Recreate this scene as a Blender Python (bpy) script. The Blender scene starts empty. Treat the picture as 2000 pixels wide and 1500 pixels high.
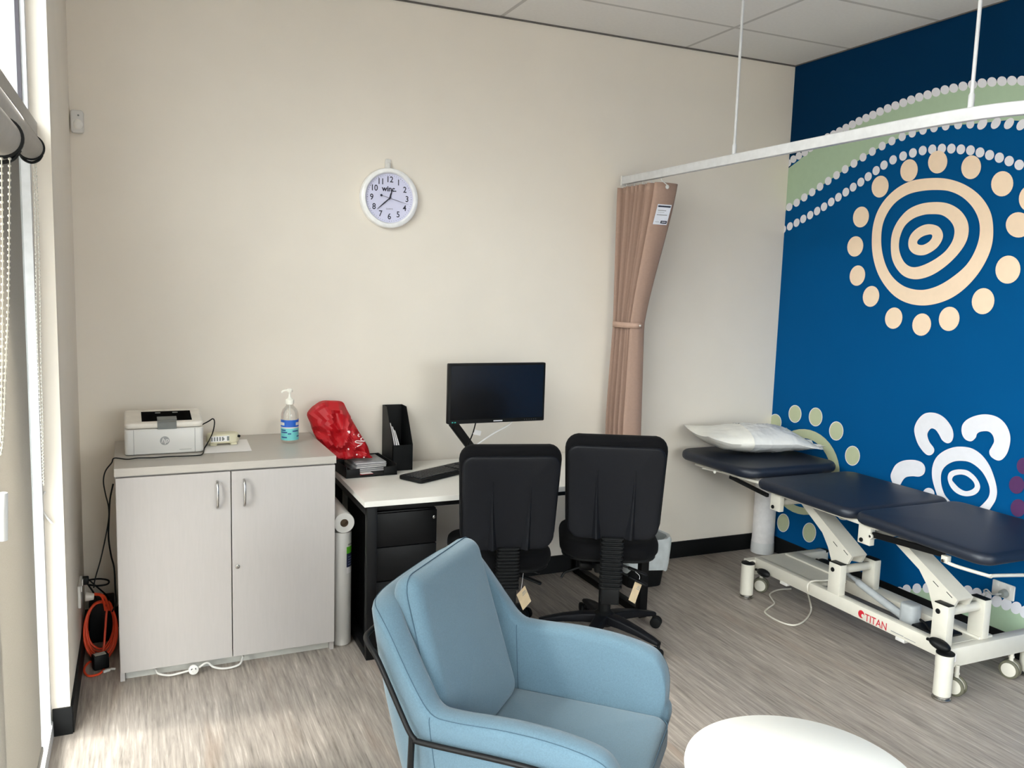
import bpy, bmesh, math, random
from mathutils import Vector, Matrix, noise
from mathutils.geometry import tessellate_polygon
random.seed(7)
D = bpy.data; COL = bpy.context.scene.collection
PI = math.pi
# ------------------------------------------------------------------ camera
F_PX = 1650.0
YAW, PITCH, ROLL = 0.41827343, -0.11967018, 0.02998105
CAM = Vector((0.0, -4.31903925, 1.70371794))
XR, XL, H, HB = 3.79261467, -0.25890238, 3.1, 0.104
fw = Vector((math.sin(YAW)*math.cos(PITCH), math.cos(YAW)*math.cos(PITCH), math.sin(PITCH)))
r0 = Vector((math.cos(YAW), -math.sin(YAW), 0)); u0 = r0.cross(fw)
rt = math.cos(ROLL)*r0 + math.sin(ROLL)*u0
up = -math.sin(ROLL)*r0 + math.cos(ROLL)*u0
cam_d = D.cameras.new('camera'); cam = D.objects.new('camera', cam_d); COL.objects.link(cam)
cam.matrix_world = Matrix(((rt.x, up.x, -fw.x, CAM.x), (rt.y, up.y, -fw.y, CAM.y), (rt.z, up.z, -fw.z, CAM.z), (0, 0, 0, 1)))
cam_d.sensor_width = 36.0; cam_d.lens = F_PX/2000*36; cam_d.clip_start = 0.02
bpy.context.scene.camera = cam
def ray(u, v): return fw + rt*((u-1000)/F_PX) - up*((v-750)/F_PX)
def hit(u, v, ax, val):
    d = ray(u, v); return CAM + d*((val-CAM[ax])/d[ax])
def onx(u, v, x): return hit(u, v, 0, x)
def ony(u, v, y): return hit(u, v, 1, y)
def onz(u, v, z): return hit(u, v, 2, z)

# ------------------------------------------------------------------ materials
def lin(c):
    return tuple(((x/255)/12.92 if x/255 <= 0.04045 else ((x/255+0.055)/1.055)**2.4) for x in c)
MATS = {}
def mat(name, rgb, rough=0.5, metal=0.0, var=0.06, scale=30.0, bump=0.0, bscale=200.0, spec=0.5, sheen=0.0, stretch=None, coat=0.0):
    if name in MATS: return MATS[name]
    m = D.materials.new(name); m.use_nodes = True; nt = m.node_tree; b = nt.nodes['Principled BSDF']
    c = lin(rgb)
    b.inputs['Roughness'].default_value = rough; b.inputs['Metallic'].default_value = metal
    b.inputs['Specular IOR Level'].default_value = spec
    if sheen: b.inputs['Sheen Weight'].default_value = sheen
    if coat: b.inputs['Coat Weight'].default_value = coat
    tc = nt.nodes.new('ShaderNodeTexCoord'); src = tc.outputs['Object']
    if stretch:
        mp = nt.nodes.new('ShaderNodeMapping'); mp.inputs['Scale'].default_value = stretch
        nt.links.new(src, mp.inputs['Vector']); src = mp.outputs['Vector']
    n = nt.nodes.new('ShaderNodeTexNoise'); n.inputs['Scale'].default_value = scale; n.inputs['Detail'].default_value = 4
    nt.links.new(src, n.inputs['Vector'])
    r = nt.nodes.new('ShaderNodeValToRGB')
    r.color_ramp.elements[0].position = 0.3; r.color_ramp.elements[1].position = 0.7
    r.color_ramp.elements[0].color = (*[x*(1-var) for x in c], 1); r.color_ramp.elements[1].color = (*[min(1, x*(1+var)) for x in c], 1)
    nt.links.new(n.outputs['Fac'], r.inputs['Fac']); nt.links.new(r.outputs['Color'], b.inputs['Base Color'])
    if bump:
        n2 = nt.nodes.new('ShaderNodeTexNoise'); n2.inputs['Scale'].default_value = bscale; n2.inputs['Detail'].default_value = 3
        nt.links.new(src, n2.inputs['Vector'])
        bp = nt.nodes.new('ShaderNodeBump'); bp.inputs['Strength'].default_value = bump; bp.inputs['Distance'].default_value = 0.01
        nt.links.new(n2.outputs['Fac'], bp.inputs['Height']); nt.links.new(bp.outputs['Normal'], b.inputs['Normal'])
    MATS[name] = m; return m
def N(nt, t, **kw):
    n = nt.nodes.new(t)
    for k, v in kw.items(): setattr(n, k, v)
    return n
def math_node(nt, op, a, b=None, c=None):
    n = N(nt, 'ShaderNodeMath', operation=op)
    for i, x in enumerate((a, b, c)):
        if x is None: continue
        if isinstance(x, (int, float)): n.inputs[i].default_value = x
        else: nt.links.new(x, n.inputs[i])
    return n.outputs[0]

def floor_material():
    m = D.materials.new('vinyl_plank'); m.use_nodes = True; nt = m.node_tree; b = nt.nodes['Principled BSDF']
    geo = N(nt, 'ShaderNodeNewGeometry')
    sep = N(nt, 'ShaderNodeSeparateXYZ'); nt.links.new(geo.outputs['Position'], sep.inputs[0])
    # plank id shifts the grain
    pid = math_node(nt, 'FLOOR', math_node(nt, 'DIVIDE', sep.outputs[0], 0.18))
    wn = N(nt, 'ShaderNodeTexWhiteNoise', noise_dimensions='1D'); nt.links.new(pid, wn.inputs['W'])
    yo = math_node(nt, 'ADD', sep.outputs[1], math_node(nt, 'MULTIPLY', wn.outputs['Value'], 7.0))
    cmb = N(nt, 'ShaderNodeCombineXYZ'); nt.links.new(sep.outputs[0], cmb.inputs[0]); nt.links.new(yo, cmb.inputs[1])
    def streak(sx, sy, scale, det, dist=0.0):
        mp = N(nt, 'ShaderNodeMapping'); mp.inputs['Scale'].default_value = (sx, sy, 1)
        nt.links.new(cmb.outputs[0], mp.inputs['Vector'])
        n = N(nt, 'ShaderNodeTexNoise'); n.inputs['Scale'].default_value = scale; n.inputs['Detail'].default_value = det
        n.inputs['Roughness'].default_value = 0.65; n.inputs['Distortion'].default_value = dist
        nt.links.new(mp.outputs[0], n.inputs['Vector']); return n.outputs['Fac']
    a = streak(90, 5.0, 1.0, 6, 0.4); c = streak(22, 1.6, 1.0, 4, 0.6); d = streak(7, 0.8, 1.0, 2)
    v = math_node(nt, 'ADD', math_node(nt, 'MULTIPLY', a, 0.62), math_node(nt, 'MULTIPLY', c, 0.38))
    r = N(nt, 'ShaderNodeValToRGB'); e = r.color_ramp.elements
    e[0].position = 0.32; e[0].color = (*lin((104, 97, 90)), 1); e[1].position = 0.70; e[1].color = (*lin((208, 199, 190)), 1)
    x = e.new(0.45); x.color = (*lin((146, 137, 129)), 1); x = e.new(0.57); x.color = (*lin((170, 160, 151)), 1)
    nt.links.new(v, r.inputs['Fac'])
    mx = N(nt, 'ShaderNodeMixRGB', blend_type='MIX'); mx.inputs[2].default_value = (*lin((150, 122, 100)), 1)
    fr = N(nt, 'ShaderNodeMapRange'); fr.inputs[1].default_value = 0.60; fr.inputs[2].default_value = 0.78; fr.inputs[3].default_value = 0; fr.inputs[4].default_value = 0.38
    nt.links.new(d, fr.inputs[0]); nt.links.new(fr.outputs[0], mx.inputs[0]); nt.links.new(r.outputs[0], mx.inputs[1])
    nt.links.new(mx.outputs[0], b.inputs['Base Color'])
    b.inputs['Roughness'].default_value = 0.42; b.inputs['Specular IOR Level'].default_value = 0.4
    bp = N(nt, 'ShaderNodeBump'); bp.inputs['Strength'].default_value = 0.12; bp.inputs['Distance'].default_value = 0.004
    nt.links.new(v, bp.inputs['Height']); nt.links.new(bp.outputs[0], b.inputs['Normal'])
    return m
def ceiling_material():
    m = D.materials.new('ceiling_tile'); m.use_nodes = True; nt = m.node_tree; b = nt.nodes['Principled BSDF']
    geo = N(nt, 'ShaderNodeNewGeometry'); sep = N(nt, 'ShaderNodeSeparateXYZ'); nt.links.new(geo.outputs['Position'], sep.inputs[0])
    def grid(o, off, step):
        f = math_node(nt, 'FRACT', math_node(nt, 'DIVIDE', math_node(nt, 'ADD', o, -off+step*40), step))
        dd = math_node(nt, 'ABSOLUTE', math_node(nt, 'SUBTRACT', f, 0.5))
        return math_node(nt, 'GREATER_THAN', dd, 0.5-0.011/step)
    g = math_node(nt, 'MAXIMUM', grid(sep.outputs[0], 1.795, 1.175), grid(sep.outputs[1], -0.445, 0.6))
    n = N(nt, 'ShaderNodeTexNoise'); n.inputs['Scale'].default_value = 60; nt.links.new(geo.outputs['Position'], n.inputs['Vector'])
    r = N(nt, 'ShaderNodeValToRGB'); r.color_ramp.elements[0].color = (*lin((222, 219, 215)), 1); r.color_ramp.elements[1].color = (*lin((232, 229, 225)), 1)
    nt.links.new(n.outputs[0], r.inputs[0])
    mx = N(nt, 'ShaderNodeMixRGB'); mx.inputs[2].default_value = (*lin((190, 186, 182)), 1)
    nt.links.new(g, mx.inputs[0]); nt.links.new(r.outputs[0], mx.inputs[1]); nt.links.new(mx.outputs[0], b.inputs['Base Color'])
    b.inputs['Roughness'].default_value = 0.9; return m
def glass_material(name, tint=(0.98, 1, 0.99), refl=0.08, alpha=1.0):
    m = D.materials.new(name); m.use_nodes = True; nt = m.node_tree; nt.nodes.clear()
    o = N(nt, 'ShaderNodeOutputMaterial'); t = N(nt, 'ShaderNodeBsdfTransparent'); t.inputs[0].default_value = (*tint, 1)
    g = N(nt, 'ShaderNodeBsdfGlossy'); g.inputs['Roughness'].default_value = 0.03
    lw = N(nt, 'ShaderNodeLayerWeight'); lw.inputs[0].default_value = 0.25
    n = N(nt, 'ShaderNodeTexNoise'); n.inputs['Scale'].default_value = 3.0
    fac = math_node(nt, 'ADD', math_node(nt, 'MULTIPLY', lw.outputs['Fresnel'], refl*4), math_node(nt, 'MULTIPLY', n.outputs[0], 0.01))
    mx = N(nt, 'ShaderNodeMixShader'); nt.links.new(fac, mx.inputs[0]); nt.links.new(t.outputs[0], mx.inputs[1]); nt.links.new(g.outputs[0], mx.inputs[2])
    nt.links.new(mx.outputs[0], o.inputs[0]); MATS[name] = m; return m
def blind_material():
    m = D.materials.new('blind_fabric'); m.use_nodes = True; nt = m.node_tree; nt.nodes.clear()
    o = N(nt, 'ShaderNodeOutputMaterial'); d = N(nt, 'ShaderNodeBsdfDiffuse'); t = N(nt, 'ShaderNodeBsdfTranslucent')
    tc = N(nt, 'ShaderNodeTexCoord'); n = N(nt, 'ShaderNodeTexNoise'); n.inputs['Scale'].default_value = 400
    nt.links.new(tc.outputs['Object'], n.inputs['Vector'])
    r = N(nt, 'ShaderNodeValToRGB'); r.color_ramp.elements[0].color = (*lin((150, 146, 140)), 1); r.color_ramp.elements[1].color = (*lin((172, 168, 162)), 1)
    nt.links.new(n.outputs[0], r.inputs[0]); nt.links.new(r.outputs[0], d.inputs[0]); nt.links.new(r.outputs[0], t.inputs[0])
    mx = N(nt, 'ShaderNodeMixShader'); mx.inputs[0].default_value = 0.45
    nt.links.new(d.outputs[0], mx.inputs[1]); nt.links.new(t.outputs[0], mx.inputs[2]); nt.links.new(mx.outputs[0], o.inputs[0])
    MATS['blind_fabric'] = m; return m

CREAM = mat('cream_paint', (230, 222, 210), 0.62, var=0.015, scale=4, bump=0.02, bscale=300, spec=0.3)
BLACKSK = mat('black_skirting', (16, 17, 18), 0.55, spec=0.2)
WHITEAL = mat('white_aluminium', (200, 201, 203), 0.4)
GASKET = mat('dark_gasket', (60, 55, 62), 0.6)
GREYAL = mat('grey_aluminium', (150, 146, 140), 0.45)
BLKP = mat('black_plastic', (15, 16, 17), 0.5, spec=0.2)
BLKF = mat('black_fabric', (13, 13, 15), 0.9, var=0.2, scale=400, bump=0.2, bscale=900, sheen=0.02, spec=0.1)
BLKCOV = mat('black_chair_shell', (19, 20, 24), 0.45, spec=0.16)
BLKM = mat('black_metal', (13, 13, 14), 0.45, spec=0.2)
CHROME = mat('brushed_nickel', (190, 188, 184), 0.25, metal=1.0)
LAM = mat('pale_laminate', (180, 175, 172), 0.42, var=0.018, scale=9, stretch=(14, 14, 1.2))
LAMTOP = mat('pale_laminate_top', (180, 174, 166), 0.38, var=0.035, scale=9, stretch=(1.2, 14, 14))
DESKW = mat('white_desk', (236, 233, 226), 0.3, var=0.01)
WPL = mat('white_plastic', (212, 210, 206), 0.35, var=0.01)
GPL = mat('grey_plastic', (128, 132, 130), 0.4)
PAPER = mat('white_paper', (236, 233, 232), 0.8, var=0.01)
BLUEF = mat('blue_wool', (80, 106, 121), 0.88, var=0.09, scale=260, bump=0.25, bscale=700, sheen=0.25)
SEAM = mat('blue_seam', (56, 80, 96), 0.9)
NAVY = mat('navy_vinyl', (20, 28, 42), 0.45, var=0.04, scale=50, bump=0.05, bscale=400)
CRMET = mat('cream_enamel', (206, 202, 190), 0.32, var=0.015)
RUBW = mat('grey_rubber', (92, 90, 74), 0.6)
REDM = mat('red_print', (188, 24, 44), 0.5)
ORANGE = mat('orange_cord', (226, 74, 38), 0.5)
TAN = mat('tan_curtain', (160, 132, 117), 0.8, var=0.04, scale=80)
TANS = mat('tan_curtain_inside', (182, 138, 98), 0.8, var=0.04, scale=80)
CARD = mat('cream_card', (232, 208, 168), 0.7)
PILLOW = mat('white_pillowcase', (236, 233, 224), 0.55, var=0.02, bump=0.1, bscale=40)
FILM = mat('plastic_film', (222, 222, 220), 0.22, var=0.03)
LINER = mat('white_bin_liner', (196, 202, 204), 0.35, var=0.1, scale=20)
TABLEW = mat('white_table', (240, 239, 233), 0.3, var=0.005)
REDBAG = mat('red_bag', (176, 8, 22), 0.5, var=0.08, scale=12)
SCREEN = mat('black_screen', (9, 9, 11), 0.22, var=0.02)
INK = mat('dark_ink', (34, 34, 52), 0.6)
GREYINK = mat('grey_ink', (150, 150, 150), 0.6)
DIAL = mat('dial_lilac', (212, 212, 236), 0.4, var=0.01)
GLASS = glass_material('window_glass')
BLIND = blind_material()

# ------------------------------------------------------------------ mesh builder
RM = {}
def sm(pts, n=6, closed=False):
    P = [Vector(p) for p in pts]; out = []; L = len(P)
    rng = range(L) if closed else range(L-1)
    for i in rng:
        if closed: p0, p1, p2, p3 = P[(i-1) % L], P[i], P[(i+1) % L], P[(i+2) % L]
        else:
            p1, p2 = P[i], P[i+1]
            p0 = P[i-1] if i > 0 else p1*2-p2
            p3 = P[i+2] if i+2 < L else p2*2-p1
        for k in range(n):
            t = k/n
            out.append(0.5*((2*p1) + (p2-p0)*t + (2*p0-5*p1+4*p2-p3)*t*t + (3*p1-p0-3*p2+p3)*t**3))
    if not closed: out.append(P[-1])
    return out
def rrect(w, h, r, seg=5):
    out = []; r = min(r, w/2-1e-5, h/2-1e-5)
    for cx, cy, a0 in ((w/2-r, h/2-r, 0), (-w/2+r, h/2-r, PI/2), (-w/2+r, -h/2+r, PI), (w/2-r, -h/2+r, 1.5*PI)):
        for k in range(seg+1):
            a = a0+k/seg*PI/2; out.append((cx+r*math.cos(a), cy+r*math.sin(a)))
    return out
def T(x, y, z): return Matrix.Translation((x, y, z))
def RX(a): return Matrix.Rotation(a, 4, 'X')
def RY(a): return Matrix.Rotation(a, 4, 'Y')
def RZ(a): return Matrix.Rotation(a, 4, 'Z')
WALLM = Matrix(((1, 0, 0, 0), (0, 0, -1, 0), (0, 1, 0, 0), (0, 0, 0, 1)))   # local XY -> world XZ facing -Y
class MB:
    def __init__(s): s.bm = bmesh.new(); s.mi = 0
    def _f(s, vs):
        try: f = s.bm.faces.new(vs); f.material_index = s.mi; return f
        except ValueError: return None
    def loft(s, rings, c0=True, c1=True, closed=True):
        V = [[s.bm.verts.new(p) for p in r] for r in rings]; n = len(V[0])
        for a, b in zip(V, V[1:]):
            for i in range(n if closed else n-1):
                j = (i+1) % n; s._f((a[i], a[j], b[j], b[i]))
        if c0: s._f(V[0][::-1])
        if c1: s._f(V[-1])
        return s
    def box(s, c, d, bev=0.0, seg=2, M=None):
        M = M or Matrix(); x, y, z = (k/2 for k in d)
        vs = [s.bm.verts.new(Vector((sx*x, sy*y, sz*z))) for sz in (-1, 1) for sy in (-1, 1) for sx in (-1, 1)]
        fs = [s._f([vs[i] for i in q]) for q in ((0, 2, 3, 1), (4, 5, 7, 6), (0, 1, 5, 4), (2, 6, 7, 3), (0, 4, 6, 2), (1, 3, 7, 5))]
        vv = vs
        if bev > 0:
            es = list({e for f in fs for e in f.edges})
            g = bmesh.ops.bevel(s.bm, geom=es, offset=min(bev, min(d)*0.49), segments=seg, affect='EDGES', profile=0.5)
            vv = list({v for f in g['faces'] for v in f.verts} | {v for v in vs if v.is_valid})
            for f in g['faces']: f.material_index = s.mi
        MM = T(*c) @ M
        for v in vv: v.co = MM @ v.co
        return s
    def rbox(s, c, d, rc, re, M=None, seg=4, crown=0.0, taper=0.0, fill=False, bend=None):
        M = T(*c) @ (M or Matrix()); w, l, h = d; rings = []
        prof = [(re*(1-math.sin(k/seg*PI/2)), -h/2+re*(1-math.cos(k/seg*PI/2))) for k in range(seg+1)]
        prof += [(i, -z) for i, z in reversed(prof)]
        prof = [(i, z, 1.0) for i, z in prof]
        Q = (0.92, 0.78, 0.6, 0.4, 0.2, 0.04)
        if fill: prof = [(re, -h/2, q) for q in reversed(Q)]+prof
        if fill or crown: prof = prof+[(re, h/2+crown*(1-q*q), q) for q in Q]
        for inset, z, q in prof:
            k = 1-taper*(z/h+0.5)
            ring = [Vector((x*k*q, y*k*q, z)) for x, y in rrect(w-2*inset, l-2*inset, max(rc-inset, 0.002), 6)]
            if bend: ring = [bend(p) for p in ring]
            rings.append([M @ p for p in ring])
        return s.loft(rings)
    def cyl(s, p0, p1, r0, r1=None, seg=24, bev=0.0):
        p0, p1 = Vector(p0), Vector(p1); r1 = r0 if r1 is None else r1
        z = (p1-p0).normalized(); x = z.orthogonal().normalized(); y = z.cross(x); L = (p1-p0).length
        st = [(0, r0), (L, r1)] if not bev else [(0, r0-bev), (bev*0.3, r0-bev*0.3), (bev, r0), (L-bev, r1), (L-bev*0.3, r1-bev*0.3), (L, r1-bev)]
        return s.loft([[p0+z*t+(x*math.cos(a)+y*math.sin(a))*r for a in (2*PI*k/seg for k in range(seg))] for t, r in st])
    def tube(s, pts, r, seg=8, closed=False, n=6, smooth=True):
        P = sm(pts, n, closed) if smooth and len(pts) > 2 else [Vector(p) for p in pts]
        rings = []; x = None; L = len(P)
        for i, p in enumerate(P):
            a = P[i-1] if (i > 0 or closed) else p; b = P[(i+1) % L] if (i < L-1 or closed) else p
            t = (b-a).normalized()
            if x is None: x = t.orthogonal().normalized()
            x = (x-t*x.dot(t)); x = x.normalized() if x.length > 1e-6 else t.orthogonal().normalized()
            y = t.cross(x)
            rings.append([p+(x*math.cos(q)+y*math.sin(q))*r for q in (2*PI*k/seg for k in range(seg))])
        if closed:
            rings.append(rings[0]); return s.loft(rings, False, False)
        return s.loft(rings)
    def lathe(s, prof, c=(0, 0, 0), M=None, seg=32, cap=True):
        M = T(*c) @ (M or Matrix())
        return s.loft([[M @ Vector((r*math.cos(2*PI*k/seg), r*math.sin(2*PI*k/seg), z)) for k in range(seg)] for r, z in prof], cap, cap)
    def prism(s, poly, h, M=None):
        M = M or Matrix()
        return s.loft([[M @ Vector((x, y, 0)) for x, y in poly], [M @ Vector((x, y, h)) for x, y in poly]])
    def flat(s, loops, M=None):
        M = M or Matrix(); L3 = [[Vector((p[0], p[1], 0)) for p in l] for l in loops]
        vs = [s.bm.verts.new(M @ p) for l in L3 for p in l]
        nrm = M.to_3x3() @ Vector((0, 0, 1))
        for t in tessellate_polygon(L3):
            f = s._f([vs[i] for i in t])
            if f:
                f.normal_update()
                if f.normal.dot(nrm) < 0: f.normal_flip()
        return s
    def ell(s, c, r, M=None, nu=20, nv=12, e=1.0):
        M = T(*c) @ (M or Matrix())
        pw = lambda v: math.copysign(abs(v)**e, v)
        rings = []
        for j in range(1, nv):
            b = -PI/2+PI*j/nv
            rings.append([M @ Vector((r[0]*pw(math.cos(b))*pw(math.cos(a)), r[1]*pw(math.cos(b))*pw(math.sin(a)), r[2]*pw(math.sin(b)))) for a in (2*PI*k/nu for k in range(nu))])
        return s.loft(rings)
    def text(s, txt, size, M, ext=0.0, shear=0.0, align='CENTER', bold=0.0, sx=1.0):
        cu = D.curves.new('t', 'FONT'); cu.body = txt; cu.size = size; cu.align_x = align; cu.align_y = 'CENTER'; cu.extrude = ext; cu.shear = shear; cu.offset = bold
        cu.resolution_u = 4
        ob = D.objects.new('t', cu); COL.objects.link(ob)
        dg = bpy.context.evaluated_depsgraph_get(); dg.update()
        me = D.meshes.new_from_object(ob.evaluated_get(dg))
        vs = [s.bm.verts.new(M @ Vector((v.co.x*sx, v.co.y, v.co.z))) for v in me.vertices]
        for p in me.polygons: s._f([vs[i] for i in p.vertices])
        D.objects.remove(ob); D.meshes.remove(me); D.curves.remove(cu); return s
    def mat(s, i): s.mi = i; return s
    def xf(s, M):
        for v in s.bm.verts: v.co = M @ v.co
        return s
    def build(s, name, mats, parent=None, world=False, smooth=True, angle=38, label=None, sub=0, solid=0):
        if world and parent is not None:
            r = parent
            while r.parent: r = r.parent
            inv = RM[r.name].inverted()
            for v in s.bm.verts: v.co = inv @ v.co
        bmesh.ops.recalc_face_normals(s.bm, faces=s.bm.faces[:]) if not getattr(s, 'keepn', False) else None
        me = D.meshes.new(name); s.bm.to_mesh(me); s.bm.free()
        for m in (mats if isinstance(mats, (list, tuple)) else [mats]): me.materials.append(m)
        if smooth:
            me.polygons.foreach_set('use_smooth', [True]*len(me.polygons))
            me.set_sharp_from_angle(angle=math.radians(angle))
        o = D.objects.new(name, me); COL.objects.link(o)
        if parent is not None: o.parent = parent
        if label: o['label'] = label
        if solid:
            md = o.modifiers.new('solidify', 'SOLIDIFY'); md.thickness = solid; md.offset = 0
        if sub:
            md = o.modifiers.new('subdivision', 'SUBSURF'); md.levels = sub; md.render_levels = sub
        return o
def thing(name, label, cat, loc=(0, 0, 0), rz=0.0, group=None):
    o = D.objects.new(name, None); COL.objects.link(o); o.location = loc; o.rotation_euler = (0, 0, rz); o.empty_display_size = 0.05
    RM[o.name] = T(*loc) @ RZ(rz); return tag(o, label, cat, group)
def tag(o, label, cat, group=None):
    o['label'] = label; o['category'] = cat
    if group: o['group'] = group
    return o
def struct(o): o['kind'] = 'structure'; return o
def copy_tree(o, parent=None):
    c = o.copy(); COL.objects.link(c); c.parent = parent
    for ch in list(o.children): copy_tree(ch, c)
    return c

# ================================================================== SETTING
Y0, Y1, XW = -6.6, 0.12, -0.345         # back of the room, behind the cream wall, plane of the glazing
b = MB(); b.box((1.7, -3.25, -0.05), (4.6, 7.0, 0.1)); struct(b.build('floor', floor_material(), smooth=False))
b = MB(); b.box((1.7, -3.25, H+0.05), (4.6, 7.0, 0.1)); struct(b.build('ceiling', ceiling_material(), smooth=False))
b = MB(); b.box((1.75, 0.06, H/2), (4.3, 0.12, H)); struct(b.build('wall_back', CREAM, smooth=False))
b = MB()
b.box((0.0, Y0-0.06, H/2), (0.8, 0.12, H)); b.box((3.6, Y0-0.06, H/2), (0.6, 0.12, H)); b.box((1.85, Y0-0.06, 0.4), (2.9, 0.12, 0.8)); b.box((1.85, Y0-0.06, 2.75), (2.9, 0.12, 0.7))
struct(b.build('wall_front', CREAM, smooth=False))
b = MB()
for x in (0.42, 1.85, 3.28): b.box((x, Y0-0.06, 1.6), (0.04, 0.06, 1.6))
for z in (0.82, 2.38): b.box((1.85, Y0-0.06, z), (2.9, 0.06, 0.04))
fill_win = struct(b.build('fill_window', WHITEAL, smooth=False))  # unseen window, added behind the camera to house the rear fill lamp
for x in (1.135, 2.565):
    b = MB(); b.box((x, Y0-0.06, 1.6), (1.39, 0.006, 1.52)); b.build('pane', GLASS, fill_win, smooth=False)
b = MB(); b.box((XL-0.10, -0.485, H/2), (0.2, 0.97, H)); b.box((XL-0.14, -5.75, H/2), (0.2, 1.7, H))
b.box((XL-0.065, -0.95, H/2), (0.13, 0.06, H))
struct(b.build('wall_left', CREAM, smooth=False))
b = MB(); b.box((1.77, -0.005, HB/2), (4.04, 0.01, HB)); struct(b.build('baseboard_back', BLACKSK, smooth=False))
b = MB(); b.box((XL+0.005, -0.49, HB/2), (0.01, 0.98, HB)); b.box((XL-0.026, -0.985, HB/2), (0.064, 0.01, HB)); struct(b.build('baseboard_left', BLACKSK, smooth=False))
b = MB(); b.box((XR-0.005, -3.3, HB/2), (0.01, 6.6, HB)); struct(b.build('baseboard_right', BLACKSK, smooth=False))
b = MB(); b.box((1.77, -0.004, H-0.004), (4.04, 0.008, 0.008)); b.box((XR-0.004, -3.3, H-0.003), (0.008, 6.6, 0.006))
struct(b.build('trim_1', mat('shadow_gap', (96, 92, 88), 0.8), smooth=False))

# ---- blue wall with its painted mural: the shapes are polygons of the wall's own mesh
MUR_Z = [0]
MURAL = [mat('mural_blue', (0, 77, 131), 0.8, var=0.02, scale=3, spec=0.06), mat('mural_navy', (0, 44, 78), 0.8, var=0.02, scale=3, spec=0.06),
         mat('mural_sage', (168, 192, 164), 0.7, var=0.02), mat('mural_white', (224, 224, 231), 0.7, var=0.02), mat('mural_peach', (240, 215, 188), 0.7, var=0.02),
         mat('mural_olive', (180, 186, 152), 0.7, var=0.02), mat('mural_plum', (74, 34, 84), 0.7, var=0.02)]
wb = MB(); wb.mi = 0; wb.box((XR+0.06, -3.25, H/2), (0.12, 7.0, H))
MW = Matrix(((0, 0, -1, XR), (-1, 0, 0, 0), (0, 1, 0, 0), (0, 0, 0, 1)))     # local (x = -world y, y = z) facing -X
layer = [0]
def wall_xy(pts): 
    out = []
    for u, v in pts:
        p = onx(u, v, XR); out.append((max(-p.y, 0.0005), min(max(p.z, 0.001), H-0.001)))
    return out
def mural(mi, *loops, smooth=6):
    layer[0] += 1
    wb.mi = mi; L = []
    for l in loops:
        if smooth: l = [(p.x, p.y) for p in sm([(u, v, 0) for u, v in l], smooth, True)]
        L.append(wall_xy(l))
    M = MW.copy(); M[0][3] = XR-0.0004-0.00002*layer[0]
    wb.flat(L, M)
def z3(p): return [(1500+x/2.142, y/2.142) for x, y in p]
def z4(p): return [(1400+x/3, 750+y/3) for x, y in p]
def oval(c, rx, ry, tilt=0.0, n=20):
    return [(c[0]+rx*math.cos(a)*math.cos(tilt)-ry*math.sin(a)*math.sin(tilt), c[1]+rx*math.cos(a)*math.sin(tilt)+ry*math.sin(a)*math.cos(tilt)) for a in (2*PI*k/n for k in range(n))]
top_dots = [(-12, 745), (20, 725), (52, 703), (85, 682), (107, 666), (130, 652), (155, 638), (178, 620), (202, 603), (225, 586), (250, 574), (275, 562), (300, 549), (327, 535), (354, 521), (382, 507), (411, 494), (440, 481), (470, 467), (502, 454), (534, 442), (567, 430), (600, 418), (634, 407), (669, 397), (704, 386), (741, 376), (778, 369), (817, 361), (857, 354), (897, 348), (938, 343), (980, 340), (1022, 338), (1064, 338), (1108, 340), (1152, 344), (1198, 350)]
low_dots = [(60, 884), (90, 866), (121, 848), (153, 826), (186, 804), (219, 781), (253, 757), (288, 733), (324, 708), (361, 684), (399, 658), (438, 634), (479, 611), (520, 590), (563, 572), (605, 557), (650, 545), (696, 535), (745, 527), (797, 522), (848, 519)]
third = [(36, 975), (65, 960), (93, 947), (121, 932), (149, 916), (178, 900), (207, 883), (236, 865), (266, 845), (296, 825), (327, 804), (358, 783), (390, 762), (421, 739), (454, 714), (487, 691), (525, 669), (567, 653), (608, 640), (649, 630), (689, 625), (729, 622), (769, 622), (809, 625), (849, 629), (889, 638), (929, 649), (970, 660), (1011, 674), (1053, 690), (1097, 708), (1140, 730)]
# the arch is carried on, mirrored, past the part of the wall that the photograph shows
def put(mi, *loops):
    layer[0] += 1; wb.mi = mi; M = MW.copy(); M[0][3] = XR-0.0004-0.00002*layer[0]; wb.flat(list(loops), M)
AX = wall_xy(z3(top_dots))[-1][0]
def mir(p): return (2*AX-p[0], p[1])
wt = wall_xy(z3(top_dots)); arch = wt+[mir(p) for p in wt[-2:2:-1]]
put(1, [(0.0005, H-0.001)]+[(0.0005, arch[0][1])]+[p for p in arch if p[0] > 0.001]+[(6.5, arch[-1][1]), (6.5, H-0.001)])
wg = wall_xy(z3([(20, 750), (85, 704), (125, 675), (165, 640), (205, 602)] + top_dots[10:])); wl = wall_xy(z3(low_dots+[(900, 514), (1000, 503), (1116, 508)]))
wl = [p for p in wl if p[0] < AX]
put(2, wg+[mir(p) for p in wg[-2::-1]]+[mir(p) for p in wl]+wl[::-1])
for c in top_dots[3:-1]: put(3, [mir(p) for p in wall_xy(z3(oval(c, 13+max(0, (c[0]-100))*0.0085, 16+max(0, c[0]-100)*0.005, 0.25)))])
for c in low_dots[1:]: put(3, [mir(p) for p in wall_xy(z3(oval(c, 12.5+c[0]*0.0045, 17+c[0]*0.003, 0.3)))])
for c in ((898, 519), (955, 516), (1010, 517), (1062, 522)): put(3, [mir(p) for p in wall_xy(z3(oval(c, 17, 27, 0.65)))])
for c in top_dots: mural(3, z3(oval(c, 13+max(0, (c[0]-100))*0.0085, 16+max(0, c[0]-100)*0.005, 0.25)), smooth=0)
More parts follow.
